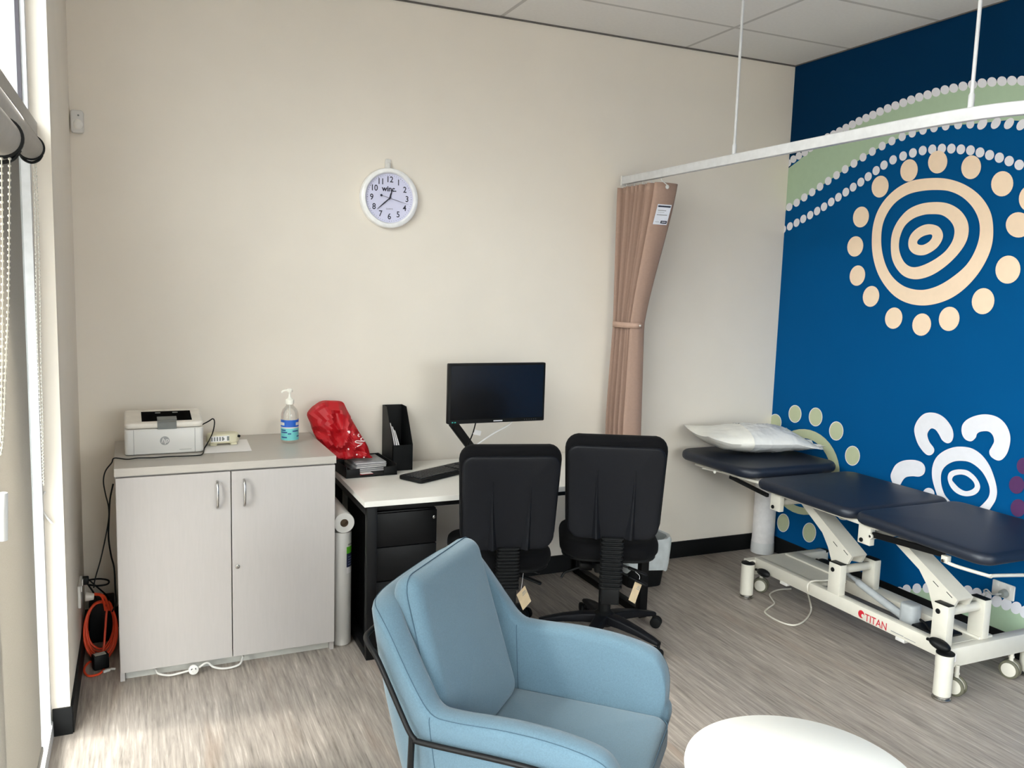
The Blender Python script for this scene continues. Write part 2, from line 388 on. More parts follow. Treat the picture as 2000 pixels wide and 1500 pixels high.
for c in low_dots: mural(3, z3(oval(c, 12.5+c[0]*0.0045, 17+c[0]*0.003, 0.3)), smooth=0)
for c in ((898, 519), (955, 516), (1010, 517), (1062, 522), (1116, 532)): mural(3, z3(oval(c, 17, 27, 0.65)), smooth=0)
for c in third: mural(3, z3(oval(c, 11+c[0]*0.0085, 17.5+c[0]*0.0045, 0.3)), smooth=0)
for cx, cy, rx, ry in ((471, 781, 35, 46), (592, 713, 36, 47), (712, 678, 40, 48), (852, 700, 41, 50), (982, 769, 46, 53), (1050, 941, 53, 53), (1006, 1128, 52, 59), (902, 1260, 47, 55), (760, 1334, 43, 51), (645, 1358, 39, 47), (528, 1331, 36, 45), (433, 1240, 34, 44), (376, 1153, 32, 43), (367, 1031, 33, 43), (391, 908, 33, 44), (1100, 830, 48, 56)):
    mural(4, z3(oval((cx, cy), rx, ry, 0.2, 28)), smooth=0)
mural(4, z3([(690, 745), (760, 750), (830, 775), (890, 820), (930, 880), (944, 945), (940, 1020), (915, 1090), (870, 1160), (810, 1220), (745, 1258), (670, 1277), (600, 1272), (540, 1245), (495, 1200), (460, 1140), (440, 1065), (437, 990), (445, 930), (465, 875), (500, 825), (550, 782), (610, 755)]),
      z3([(700, 795), (760, 800), (815, 825), (860, 870), (885, 925), (887, 985), (870, 1045), (835, 1105), (780, 1155), (715, 1195), (650, 1213), (590, 1205), (545, 1180), (510, 1140), (487, 1085), (476, 1020), (480, 950), (500, 895), (535, 848), (585, 815), (640, 800)]))
mural(4, z3([(690, 846), (750, 850), (800, 875), (832, 915), (842, 960), (832, 1010), (800, 1060), (750, 1110), (690, 1150), (630, 1168), (580, 1160), (545, 1130), (522, 1085), (516, 1030), (522, 975), (545, 925), (585, 880), (635, 855)]),
      z3([(685, 896), (730, 900), (765, 925), (782, 960), (775, 1005), (745, 1050), (700, 1085), (650, 1110), (610, 1118), (580, 1105), (560, 1075), (550, 1035), (555, 990), (575, 945), (610, 915), (650, 900)]))
mural(4, z3([(680, 938), (715, 948), (733, 975), (730, 1005), (705, 1040), (660, 1066), (620, 1065), (595, 1045), (589, 1015), (598, 985), (620, 960), (650, 943)]),
      z3([(660, 985), (685, 981), (689, 993), (675, 1012), (650, 1025), (630, 1022), (627, 1010), (640, 995)]))
# pale olive wheel in the lower corner
for cx, cy, rx, ry in ((345, 225, 37, 50), (461, 175, 38, 52), (582, 193, 40, 55), (703, 275, 42, 56), (798, 420, 44, 58), (392, 813, 36, 54), (545, 870, 40, 58), (662, 800, 40, 56), (750, 775, 36, 22), (790, 640, 42, 56)):
    mural(3, z4(oval((cx, cy), rx, ry, 0.0, 24)), smooth=0); mural(5, z4(oval((cx, cy), rx-3.5, ry-3.5, 0.0, 24)), smooth=0)
mural(5, z4(oval((515, 515), 208, 252, -0.12, 40)), z4(oval((512, 520), 160, 205, -0.12, 40)), smooth=0)
# white paw-like figure
mural(3, z4([(1160, 270), (1175, 220), (1210, 180), (1250, 167), (1300, 175), (1345, 205), (1380, 255), (1390, 300), (1380, 335), (1355, 347), (1325, 330), (1305, 295), (1285, 268), (1262, 260), (1245, 275), (1237, 300), (1250, 340), (1275, 375), (1275, 400), (1255, 417), (1230, 412), (1200, 380), (1175, 335)]))
mural(3, z4([(1437, 270), (1445, 235), (1475, 205), (1530, 183), (1590, 178), (1650, 195), (1695, 235), (1720, 290), (1722, 345), (1705, 405), (1675, 442), (1645, 447), (1610, 425), (1600, 395), (1615, 365), (1628, 335), (1620, 300), (1595, 278), (1555, 278), (1530, 290), (1520, 315), (1495, 335), (1465, 328), (1445, 305)]))
mural(3, z4([(1022, 545), (1030, 510), (1055, 470), (1100, 448), (1160, 445), (1205, 460), (1224, 490), (1218, 525), (1190, 542), (1150, 540), (1115, 545), (1095, 562), (1070, 600), (1040, 590)]))
mural(3, z4([(1440, 367), (1500, 378), (1555, 415), (1600, 475), (1630, 550), (1645, 620), (1640, 670), (1620, 710), (1580, 760), (1520, 795), (1440, 790), (1370, 740), (1310, 680), (1285, 625), (1265, 545), (1268, 480), (1290, 430), (1330, 395), (1385, 372)]),
      z4([(1440, 450), (1490, 460), (1540, 495), (1575, 540), (1600, 600), (1600, 650), (1575, 690), (1520, 735), (1450, 740), (1400, 715), (1360, 675), (1335, 640), (1318, 580), (1320, 520), (1345, 480), (1390, 455)]))
mural(3, z4([(1425, 500), (1475, 508), (1520, 545), (1545, 590), (1540, 625), (1510, 650), (1460, 657), (1410, 640), (1375, 605), (1357, 560), (1362, 525), (1385, 507)]),
      z4([(1435, 530), (1470, 540), (1505, 570), (1515, 600), (1495, 620), (1460, 627), (1425, 610), (1395, 580), (1382, 560), (1395, 538)]))
mural(3, z4(oval((1245, 642), 34, 34)), smooth=0)
pa_ = wall_xy([(2001, 910), (1987, 947), (1990, 992)])
(ax_, ay_), (bx_, by_), (cx_, cy_) = pa_
dd_ = 2*(ax_*(by_-cy_)+bx_*(cy_-ay_)+cx_*(ay_-by_))
ux_ = ((ax_**2+ay_**2)*(by_-cy_)+(bx_**2+by_**2)*(cy_-ay_)+(cx_**2+cy_**2)*(ay_-by_))/dd_; uy_ = ((ax_**2+ay_**2)*(cx_-bx_)+(bx_**2+by_**2)*(ax_-cx_)+(cx_**2+cy_**2)*(bx_-ax_))/dd_
rr_ = math.hypot(ax_-ux_, ay_-uy_); st_ = 0.10/rr_; a0_ = math.atan2(ay_-uy_, ax_-ux_)
for k in range(1, int(2*PI/st_)-3):
    qx, qy = ux_+rr_*math.cos(a0_-k*st_), uy_+rr_*math.sin(a0_-k*st_)
    put(6, [(qx+0.032*math.cos(a), qy+0.032*math.sin(a)) for a in (2*PI*j/18 for j in range(18))])
for u, v, r in ((2001, 910, 14), (1987, 947, 15), (1990, 992, 15)): mural(6, oval((u, v), r, r*1.15), smooth=0)
# sage mound with white beads beside the power point
beads = [(1758, 1155), (1772, 1151), (1792, 1149), (1812, 1148), (1832, 1148), (1852, 1149), (1872, 1151), (1891, 1154), (1909, 1159), (1928, 1166), (1948, 1174), (1967, 1180), (1986, 1187), (2004, 1195), (2024, 1204)]
mural(2, beads + [(2060, 1220), (2060, 1330), (1750, 1190)], smooth=0)
for i, c in enumerate(beads): mural(3, oval(c, 8.0+i*0.25, 9.2+i*0.25), smooth=0)
wb.keepn = True
struct(wb.build('wall_right', MURAL, smooth=False))

# ---- glazing along the left side
w = MB(); ZT0, ZT1 = 2.146, 2.192
YS = [-0.98, -2.38, -2.92, -3.9, -4.9]
b = MB()
for y in YS: b.box((XW, y-0.02 if y != YS[-1] else y+0.02, H/2), (0.05, 0.04, H))
b.box((XW, -2.94, 0.03), (0.06, 3.92, 0.06)); b.box((XW, -2.94, H-0.02), (0.05, 3.92, 0.04))
win = struct(b.build('window_1', WHITEAL, smooth=False))
b = MB(); b.box((XW+0.012, -2.94, (ZT0+ZT1)/2), (0.07, 3.92, ZT1-ZT0), 0.003); b.build('transom', GREYAL, win, smooth=False)
for i in range(4):
    ya, yb = YS[i]-0.04, YS[i+1]+0.0
    b = MB(); b.box((XW-0.005, (ya+yb)/2, (0.06+ZT0)/2), (0.006, ya-yb, ZT0-0.06)); b.build('pane', GLASS, win, smooth=False)
    b = MB(); b.box((XW-0.005, (ya+yb)/2, (ZT1+H-0.04)/2), (0.006, ya-yb, H-0.04-ZT1)); b.build('pane', GLASS, win, smooth=False)
    for yy in (ya-0.004, yb+0.004):
        b = MB(); b.box((XW+0.004, yy, (ZT1+H)/2), (0.012, 0.008, H-ZT1-0.05)); b.build('gasket', GASKET, win, smooth=False)

# ---- roller blinds
def blind(label, x, ya, yb, zt, zb, rt_, fy):
    t = thing('roller_blind', label, 'blind', (x, (ya+yb)/2, zt), group=None)
    b = MB(); b.cyl((x, ya-0.012, zt), (x, yb, zt), rt_, seg=32, bev=0.004); b.build('tube', GREYAL, t, world=True)
    b = MB()
    for rr, xx in ((rt_+0.006, 0.0),):
        b.cyl((x, ya, zt), (x, ya-0.010, zt), rt_+0.005, seg=32, bev=0.002)
    b.box((x-0.03, ya+0.004, zt), (0.07, 0.008, 0.05), 0.003)
    b.tube([(x+rt_*math.sin(a)*1.0, ya-0.004, zt-rt_*1.32*math.cos(a)) for a in (-1.1, -0.6, 0, 0.6, 1.1)], 0.004, 8)
    b.build('bracket', BLKP, t, world=True)
    xf = x-rt_+0.004
    b = MB(); b.box((xf, (fy+yb)/2, (zt+zb)/2), (0.0012, fy-yb, zt-zb)); b.build('fabric', BLIND, t, world=True, smooth=False)
    b = MB(); b.box((xf, (fy+yb)/2, zb), (0.012, fy-yb, 0.022), 0.004); b.build('bottom_rail', GREYAL, t, world=True, smooth=False)
    return t, xf
e1 = onx(60, 288, -0.285)
t1, xf1 = blind('grey roller blind at the far bay of the glazing, next to the cream pilaster', -0.285, e1.y, -2.34, e1.z, 0.16, 0.034, e1.y-0.03)
e2 = onx(1, 268, -0.235)
t2, xf2 = blind('nearer grey roller blind with bead chains, cut by the left edge of the photo', -0.235, e2.y, -2.86, e2.z, 0.16, 0.036, e2.y-0.03)
def bead_chain(root, pts, bead=0.0032):
    P = sm(pts, 40); b = MB(); acc = 0; last = None
    b.tube(pts, 0.0011, 5, n=8)
    for p in P:
        if last is None or (p-last).length > 0.011:
            b.ell(p, (bead,)*3, nu=6, nv=4); last = p
    o = b.build('chain', mat('pale_chain', (190, 186, 176), 0.4), root, world=True); o['kind'] = 'stuff'
    return o
xc = XL-0.042
def ch(l, y): return [Vector((onz(u, v, 1.0).x*0+0, 0, 0)) for u, v in l]
bead_chain(t1, [ony(u, v, -1.02) for u, v in ((70, 312), (74, 420), (78, 560), (80, 700), (83, 800), (85, 900), (86, 948))])
bead_chain(t1, [ony(u, v, -1.04) for u, v in ((66, 310), (70, 480), (72, 640), (77, 760), (82, 860), (85, 948))])
b = MB(); b.tube([ony(u, v, -1.0) for u, v in ((88, 960), (83, 972), (82, 990), (88, 1006), (102, 1022))], 0.004, 8); b.build('chain_tensioner', WPL, t1, world=True)
yb2 = e2.y-0.01
bead_chain(t2, [ony(u, v, yb2) for u, v in ((19, 310), (18, 450), (16, 600), (11, 720), (6, 850), (1, 890))])
bead_chain(t2, [ony(u, v, yb2) for u, v in ((3, 310), (5, 500), (4, 700), (1, 860))])
b = MB(); q = [ony(u, v, yb2) for u, v in ((6, 962), (6, 1056))]; b.cyl(q[0], q[1], 0.009, seg=12, bev=0.002); b.build('chain_tensioner', FILM, t2, world=True)

# ---- things fixed on the walls
t = thing('motion_detector', 'small white motion sensor in the top left corner of the cream wall', 'sensor', (-0.228, -0.002, 2.35))
b = MB(); b.rbox((0, 0.0, 0), (0.052, 0.098, 0.034), 0.012, 0.006, RX(PI/2)@T(0, 0, 0.018)); b.build('housing', WPL, t)
b = MB(); b.ell((0.004, -0.03, -0.012), (0.020, 0.016, 0.024)); b.build('lens', mat('sensor_lens', (236, 234, 228), 0.3), t)
b = MB(); b.cyl((0.006, -0.036, 0.026), (0.006, -0.0385, 0.026), 0.004); b.build('indicator', GPL, t)

t = thing('wall_clock', 'round white wall clock with lilac dial on the cream wall', 'clock', (1.192, -0.002, 2.113))
R = 0.152
b = MB(); b.lathe([(0.124, 0.022), (0.1255, 0.030), (0.131, 0.037), (0.140, 0.037), (0.149, 0.030), (0.152, 0.018), (0.152, 0.001), (0.0, 0.001)], M=WALLM, seg=64, cap=False); b.build('rim', mat('clock_white', (240, 240, 240), 0.3), t)
b = MB(); b.lathe([(0.0, 0.020), (0.126, 0.020)], M=WALLM, seg=64, cap=False)
b.mat(1)
for h in range(1, 13):
    a = PI/2-h*PI/6; b.text(str(h), 0.042, WALLM@T(0.093*math.cos(a), 0.093*math.sin(a), 0.0206), sx=0.9, bold=0.0006)
for k in range(60):
    a = k*PI/30; b.box((0, 0, 0), (0.0016 if k % 5 else 0.003, 0.003, 0.0004), M=WALLM@T(0, 0, 0)@RZ(a)@T(0, 0.1155, 0.0206))
b.text('winc.', 0.036, WALLM@T(-0.002, 0.046, 0.0206), bold=0.0012)
b.text('QUARTZ', 0.009, WALLM@T(0, -0.054, 0.0206))
b.keepn = True
b.build('dial', [DIAL, INK], t, smooth=False)
def hand(name, ang, l0, l1, wd, z, ball=None):
    M = WALLM@T(0, 0, z)@RZ(-math.radians(ang)); b = MB()
    b.prism([(-wd*0.35, -l0), (wd*0.35, -l0), (wd*0.5, l1*0.45), (wd*0.12, l1), (-wd*0.12, l1), (-wd*0.5, l1*0.45)], 0.001, M)
    b.cyl(M@Vector((0, 0, 0)), M@Vector((0, 0, 0.0015)), 0.004, seg=16)
    if ball: b.cyl(M@Vector((0, -l0, 0)), M@Vector((0, -l0, 0.001)), ball, seg=16)
    b.build(name, INK, t)
hand('hour_hand', 18, 0.008, 0.048, 0.008, 0.0225); hand('minute_hand', 228, 0.010, 0.088, 0.0065, 0.0245); hand('second_hand', 105, 0.046, 0.102, 0.0022, 0.0265, 0.006)
t = thing('wall_hook', 'small white adhesive hook holding up the wall clock', 'hook', (1.186, -0.001, 2.285))
b = MB(); b.rbox((0, -0.006, 0), (0.030, 0.052, 0.010), 0.008, 0.003, RX(PI/2)); b.build('plate', WPL, t)
b = MB(); b.rbox((0, -0.017, -0.010), (0.018, 0.034, 0.010), 0.006, 0.003, RX(PI/2)); b.build('prong', WPL, t)

# power points
def outlet(label, M, loc, plug=True):
    t = thing('power_outlet', label, 'outlet', loc); 
    b = MB(); b.rbox((0, 0, 0), (0.115, 0.075, 0.009), 0.006, 0.003, M@T(0, 0, 0.0045)); b.build('faceplate', WPL, t)
    for s in (-1, 1):
        b = MB(); b.box((0, 0, 0), (0.014, 0.020, 0.004), 0.001, M=M@T(0.03*s, 0.022, 0.010)); b.build('switch', WPL, t)
    return t
ML = Matrix(((0, 0, 1, 0), (1, 0, 0, 0), (0, 1, 0, 0), (0, 0, 0, 1)))
MRR = Matrix(((0, 0, -1, 0), (-1, 0, 0, 0), (0, 1, 0, 0), (0, 0, 0, 1)))
to = outlet('white double power point on the left wall above the orange cord', ML@Matrix.Scale(1.3, 4), (XL+0.001, -0.385, 0.328))
tr = outlet('white power point with grey plug on the blue wall behind the treatment couch', MRR, (XR-0.001, -1.70, 0.302))
t = thing('power_plug', 'round grey plug in the power point on the blue wall', 'plug', (XR-0.012, -1.715, 0.293))
b = MB(); b.cyl((-0.001, 0, 0), (-0.03, 0, 0), 0.021, 0.017, 24, 0.003); b.build('body', GPL, t)
b = MB(); b.tube([(-0.028, 0, 0), (-0.05, 0.01, -0.002), (-0.045, 0.035, -0.012), (-0.05, 0.06, 0.004), (-0.05, 0.075, -0.01), (-0.05, 0.06, -0.02), (-0.06, 0.09, -0.08), (-0.08, 0.1, -0.18)], 0.0035, 8); b.build('cable', mat('grey_cable', (170, 170, 168), 0.5), t)

# ================================================================== CUPBOARD AND WHAT STANDS ON IT
cx0, cx1, cy0, cy1, ct = -0.104, 0.789, -0.632, -0.014, 0.912
t = thing('storage_cabinet', 'pale laminate two-door cupboard against the cream wall, printer on top', 'cabinet', ((cx0+cx1)/2, -0.32, 0), 0.016)
W = cx1-cx0; Dp = cy1-cy0
b = MB()
b.box((-W/2+0.009, 0.012, 0.44), (0.018, Dp-0.024, 0.88)); b.box((W/2-0.009, 0.012, 0.44), (0.018, Dp-0.024, 0.88))
b.box((0, Dp/2-0.012, 0.46), (W-0.036, 0.018, 0.84)); b.box((0, 0.012, 0.06), (W-0.036, Dp-0.03, 0.018)); b.box((0, 0.012, 0.46), (W-0.036, Dp-0.05, 0.018)); b.box((0, 0.012, 0.866), (W-0.036, Dp-0.03, 0.018))
b.build('carcass', LAM, t, smooth=False)
b = MB(); b.box((0, 0, 0.895), (W+0.006, Dp, 0.033), 0.0015); b.build('top', LAMTOP, t, smooth=False)
b = MB(); b.box((0, -Dp/2+0.055, 0.025), (W-0.04, 0.016, 0.05)); b.build('plinth', mat('plinth_grey', (186, 186, 180), 0.5), t, smooth=False)
for s, name in ((-1, 'l'), (1, 'r')):
    b = MB(); b.box((s*(W/4), -Dp/2+0.011, 0.458), (W/2-0.004, 0.018, 0.826), 0.0015); d = b.build('door', LAM, t, smooth=False)
    hx = s*0.055-0.002; hy = -Dp/2+0.002
    b = MB(); b.tube([(hx, hy, 0.832), (hx, hy-0.020, 0.824), (hx, hy-0.028, 0.792), (hx, hy-0.028, 0.758), (hx, hy-0.020, 0.728), (hx, hy, 0.718)], 0.0052, 10)
    b.build('handle', CHROME, d)
    if s == 1:
        b = MB(); b.cyl((0.023, hy, 0.450), (0.023, hy-0.004, 0.450), 0.0095, seg=24, bev=0.001); b.mat(1).box((0.023, hy-0.0042, 0.450), (0.0015, 0.001, 0.009)); b.build('lock', [CHROME, BLKM], d)
CT = 0.9125
# printer
px0, px1, py = -0.066, 0.254, -0.386
t = thing('printer', 'white laser printer on the left end of the cupboard top', 'printer', ((px0+px1)/2, py+0.10, CT+0.001), 0.016)
w = px1-px0; hh = 0.142; dd = 0.2
b = MB(); b.rbox((0, 0, 0.056), (w, dd, 0.112), 0.018, 0.006, seg=3); b.build('body', WPL, t)
PT = T(0, -0.098, 0.113)@RX(0.17)@T(0, 0.098, 0)
b = MB(); b.rbox((0, 0.03, 0.118), (w-0.004, dd-0.064, 0.05), 0.02, 0.006, seg=3); b.rbox((0, 0, 0), (w-0.002, dd-0.002, 0.026), 0.02, 0.010, PT@T(0, 0, 0.012), seg=4)
b.build('lid', mat('printer_lid', (226, 220, 210), 0.35), t)
b = MB(); b.box((0, 0, 0), (0.205, 0.132, 0.002), 0.001, M=PT@T(0.012, -0.006, 0.0254)); b.mat(1)
b.box((0, 0, 0), (0.022, 0.01, 0.002), 0.001, M=PT@T(-0.022, 0.035, 0.027)); b.box((0, 0, 0), (0.022, 0.01, 0.002), 0.001, M=PT@T(0.050, 0.035, 0.027))
b.build('output_tray', [mat('tray_black', (7, 7, 7), 0.9, spec=0.03), GPL], t, smooth=False)
b = MB(); b.box((0, 0, 0), (0.080, 0.048, 0.004), 0.0015, M=PT@T(0.012, -0.052, 0.029)); b.box((0, 0, 0), (0.078, 0.024, 0.003), 0.001, M=PT@T(0.010, -0.088, 0.0275)); b.box((0.010, -0.1025, 0.125), (0.078, 0.003, 0.030), 0.001)
b.build('paper_stop', mat('smoke_grey', (104, 108, 106), 0.3), t, smooth=False)
for c_, d_ in (((-0.124, -0.1003, 0.056), (0.0018, 0.0014, 0.108)), ((0.124, -0.1003, 0.056), (0.0018, 0.0014, 0.108)), ((0.084, -0.1003, 0.016), (0.05, 0.0012, 0.0016))):
    b = MB(); b.box(c_, d_); b.build('front_seam', GPL, t, smooth=False)
b = MB(); Mp = T(0.0, -0.1006, 0.058)@WALLM
b.lathe([(0.0, 0), (0.0195, 0.0)], M=Mp, seg=40, cap=False); b.mat(1).text('hp', 0.030, Mp@T(0, 0.001, 0.0005), shear=0.30, bold=0.0004); b.keepn = True
b.build('logo', [GREYINK, WPL], t, smooth=False, label='grey round logo')
b = MB()
path = [Vector((px1-0.004, py+0.13, 1.01))]+[ony(u, v, -0.27) for u, v in ((407, 823), (416, 818), (419, 826), (415, 846))]+[ony(u, v, -0.34) for u, v in ((405, 866), (399, 876))]+[onz(u, v, CT+0.004) for u, v in ((396, 886), (386, 889.5), (350, 891), (325, 892), (300, 894), (270, 894.5), (248, 897))]
path += [Vector((-0.104, -0.44, CT+0.004))]+[ony(u, v, -0.45) for u, v in ((218, 904), (206, 920), (202, 940), (206, 965), (212, 990), (212, 1015), (205, 1055), (196, 1095), (186, 1130), (183, 1148))]
b.tube(path, 0.0028, 8, n=5); b.build('power_cable', BLKP, t, world=True)
b = MB(); b.tube([ony(u, v, -0.40) for u, v in ((221, 945), (215, 975), (213, 1010), (212, 1050), (217, 1085), (223, 1110), (225, 1150), (226, 1178), (219, 1195))], 0.0035, 8); b.build('data_cable', BLKP, t, world=True)
# sheet of paper, gadget, sanitiser
t = thing('paper_sheet', 'blank white sheet of paper lying beside the printer', 'paper', (0.36, -0.26, CT))
b = MB(); b.prism([(p.x, p.y) for p in (onz(398, 886, CT), onz(492, 881, CT), onz(482, 858.5, CT), onz(463, 859.5, CT), onz(402, 862, CT))], 0.0012, T(0, 0, CT+0.0006)); b.build('sheet', PAPER, t, world=True, smooth=False)
t = thing('gadget', 'small cream plastic gadget with a printed strip, standing on the paper', 'device', (0.348, -0.235, CT+0.002), 0.12)
b = MB(); b.rbox((0, 0, 0.032), (0.145, 0.085, 0.044), 0.036, 0.010)
for sx in (-1, 1): b.box((sx*0.045, 0, 0.006), (0.03, 0.06, 0.012), 0.003)
b.build('case', mat('aged_cream', (214, 208, 180), 0.4), t)
b = MB(); b.box((-0.020, -0.0432, 0.034), (0.082, 0.0012, 0.026)); b.mat(1)
for k in range(5): b.box((-0.056+k*0.012, -0.0441, 0.034), (0.006, 0.0008, 0.018))
b.box((-0.004, -0.0441, 0.033), (0.007, 0.0008, 0.008)); b.box((0.016, -0.0441, 0.034), (0.010, 0.0008, 0.02))
b.build('label_strip', [PAPER, mat('strip_grey', (120, 126, 122), 0.6)], t, smooth=False)
b = MB(); b.cyl((0.064, -0.028, 0.040), (0.070, -0.035, 0.040), 0.006, seg=14); b.build('button', BLKP, t)
bx = onz(568, 866, CT)
t = thing('sanitiser_bottle', 'clear pump bottle with blue label on the cupboard top', 'bottle', (bx.x, bx.y+0.03, CT+0.001))
CLEAR = D.materials.new('clear_gel'); CLEAR.use_nodes = True
nt = CLEAR.node_tree; nt.nodes.clear(); o_ = N(nt, 'ShaderNodeOutputMaterial'); t_ = N(nt, 'ShaderNodeBsdfTransparent'); t_.inputs[0].default_value = (0.985, 0.99, 0.985, 1)
g_ = N(nt, 'ShaderNodeBsdfGlossy'); g_.inputs['Roughness'].default_value = 0.06; lw_ = N(nt, 'ShaderNodeLayerWeight'); lw_.inputs[0].default_value = 0.35
nz_ = N(nt, 'ShaderNodeTexNoise'); nz_.inputs['Scale'].default_value = 20.0
mx_ = N(nt, 'ShaderNodeMixShader'); nt.links.new(math_node(nt, 'ADD', math_node(nt, 'MULTIPLY', lw_.outputs['Fresnel'], 0.35), math_node(nt, 'MULTIPLY', nz_.outputs[0], 0.05)), mx_.inputs[0])
nt.links.new(t_.outputs[0], mx_.inputs[1]); nt.links.new(g_.outputs[0], mx_.inputs[2]); nt.links.new(mx_.outputs[0], o_.inputs[0])
b = MB(); b.lathe([(0.030, 0), (0.039, 0.004), (0.041, 0.012), (0.041, 0.125), (0.040, 0.140), (0.034, 0.158), (0.022, 0.172), (0.017, 0.178), (0.017, 0.186)], seg=36); b.build('bottle_body', CLEAR, t)
BLUEL = mat('label_blue', (24, 92, 190), 0.4); TEAL = mat('label_teal', (112, 196, 196), 0.4); DKL = mat('label_navy', (40, 70, 130), 0.4)
b = MB()
def band(z0, z1, mi, r=0.0416, a0=PI, a1=2*PI):
    b.mat(mi); n = 20
    b.loft([[Vector((r*math.cos(a0+(a1-a0)*k/n), r*math.sin(a0+(a1-a0)*k/n), z)) for k in range(n+1)] for z in (z0, z1)], False, False, closed=False)
band(0.015, 0.072, 1, a0=PI*0.9, a1=2.1*PI); band(0.072, 0.078, 2, a0=PI*0.9, a1=2.1*PI); band(0.078, 0.112, 0, a0=PI*0.9, a1=2.1*PI)
band(0.086, 0.100, 2, 0.0419, PI*1.0, PI*1.25); band(0.086, 0.100, 2, 0.0419, PI*1.68, PI*1.98)
for z0, a0, a1 in ((0.060, 1.08, 1.3), (0.050, 1.08, 1.36), (0.044, 1.38, 1.5), (0.026, 1.1, 1.35), (0.030, 1.72, 1.9), (0.056, 1.55, 1.8)): band(z0, z0+0.006, 3, 0.0419, PI*a0, PI*a1)
b.build('label', [BLUEL, TEAL, WPL, DKL], t)
b = MB(); b.lathe([(0.019, 0.184), (0.020, 0.186), (0.020, 0.204), (0.016, 0.208), (0.008, 0.214), (0.005, 0.222), (0.005, 0.240), (0.013, 0.242), (0.015, 0.252), (0.010, 0.258)], seg=24)
b.tube([(0, 0, 0.249), (-0.02, -0.005, 0.251), (-0.034, -0.008, 0.247), (-0.038, -0.009, 0.240)], 0.0045, 8); b.build('pump', mat('pump_white', (240, 238, 228), 0.3), t)
b = MB(); b.cyl((0.003, 0, 0.01), (0, 0, 0.19), 0.004, seg=10); b.build('dip_tube', mat('tube_white', (225, 222, 212), 0.4), t)

# ---- corner clutter behind the cupboard
t = thing('extension_cord', 'coiled orange extension cord in the corner left of the cupboard', 'cord', (-0.18, -0.35, 0))
b = MB(); rnd = random.Random(3)
pts = []
for k in range(5):
    cxk = -0.182+rnd.uniform(-0.004, 0.004); r_ = 0.055+0.003*k; lean = -0.25-0.02*k
    for q in range(14):
        a = 2*PI*q/14+PI/2
        pts.append((cxk+r_*math.cos(a)*0.98, lean+0.05*math.sin(a)+rnd.uniform(-0.006, 0.006), 0.118+(0.092+0.006*k)*math.sin(a)))
pts += [(-0.175, -0.37, 0.02), (-0.225, -0.38, 0.006), (-0.243, -0.45, 0.006), (-0.225, -0.52, 0.006), (-0.185, -0.52, 0.006), (-0.165, -0.48, 0.006)]
b.tube(pts, 0.0048, 7, n=4); b.build('cable', ORANGE, t, world=True)
b = MB(); b.tube([(-0.16, -0.31, 0.205), (-0.165, -0.33, 0.25), (-0.175, -0.34, 0.285), (-0.20, -0.36, 0.30), (-0.215, -0.365, 0.30)], 0.0048, 7); b.tube([(-0.145, -0.30, 0.20), (-0.155, -0.33, 0.26), (-0.17, -0.345, 0.29), (-0.20, -0.362, 0.305)], 0.0048, 7); b.build('cable_end', ORANGE, t, world=True)
b = MB(); b.cyl((XL+0.026, -0.39, 0.306), (XL+0.06, -0.39, 0.302), 0.020, 0.014, 20, 0.003); b.build('plug', mat('clear_plug', (190, 186, 178), 0.25), t, world=True, label='clear plug')
b = MB(); b.box((-0.155, -0.50, 0.008), (0.03, 0.012, 0.012), 0.003, M=RZ(0.5)); b.box((-0.13, -0.49, 0.008), (0.022, 0.01, 0.010), 0.003, M=RZ(-0.3)); b.build('connector', WPL, t, world=True)
t = thing('power_adapter', 'black adapter plug with silver sticker on the floor below the orange cord', 'adapter', (-0.180, -0.445, 0.0), 0.3)
b = MB(); b.box((0, 0, 0.032), (0.062, 0.045, 0.064), 0.006); b.build('body', BLKP, t)
b = MB(); b.box((-0.002, -0.002, 0.0645), (0.045, 0.03, 0.001)); b.build('sticker', mat('silver_sticker', (188, 188, 180), 0.4), t, smooth=False)
t = thing('power_brick', 'black power box behind the orange cord coil in the corner', 'adapter', (-0.181, -0.12, 0.0))
b = MB(); b.box((0, 0, 0.10), (0.105, 0.10, 0.20), 0.008); b.build('body', BLKP, t)
b = MB(); b.tube([(-0.02, -0.03, 0.198), (-0.03, -0.05, 0.24), (-0.045, -0.14, 0.31), (-0.052, -0.19, 0.345)], 0.004, 8); b.tube([(0.03, -0.03, 0.198), (0.02, -0.06, 0.23), (-0.02, -0.12, 0.30), (-0.04, -0.19, 0.352)], 0.0035, 8)
b.tube([(-0.05, -0.19, 0.352), (0.0, -0.17, 0.345), (0.035, -0.16, 0.33), (0.03, -0.165, 0.315), (-0.01, -0.18, 0.318), (-0.04, -0.19, 0.33)], 0.004, 8)
b.build('cable', BLKP, t)
b = MB(); b.box((-0.056, -0.192, 0.352), (0.03, 0.03, 0.034), 0.005); b.build('plug', BLKP, t)
t = thing('power_lead', 'white lead with a round white plug lying under the cupboard plinth', 'lead', (0.2, -0.635, 0.0))
def fl(u, v, z=0.006): return onz(u, v, z)
b = MB(); b.tube([Vector((0.035, -0.592, 0.03)), Vector((0.04, -0.618, 0.028)), ony(310, 1316, -0.640), ony(330, 1319, -0.645), ony(350, 1315, -0.648), ony(368, 1310, -0.65)], 0.0045, 8)
b.tube([ony(388, 1304, -0.652), ony(400, 1296, -0.648), ony(407, 1295, -0.645), ony(416, 1302, -0.648), ony(432, 1305.5, -0.652), ony(450, 1304, -0.65), ony(468, 1297, -0.645), Vector((0.39, -0.615, 0.03)), Vector((0.39, -0.592, 0.035))], 0.0045, 8); b.build('cable', WPL, t, world=True)
c = ony(378, 1308, -0.653)
b = MB(); b.cyl(c+Vector((0, 0.008, 0)), c+Vector((0, -0.012, 0.004)), 0.0205, seg=28, bev=0.003)
b.mat(1)
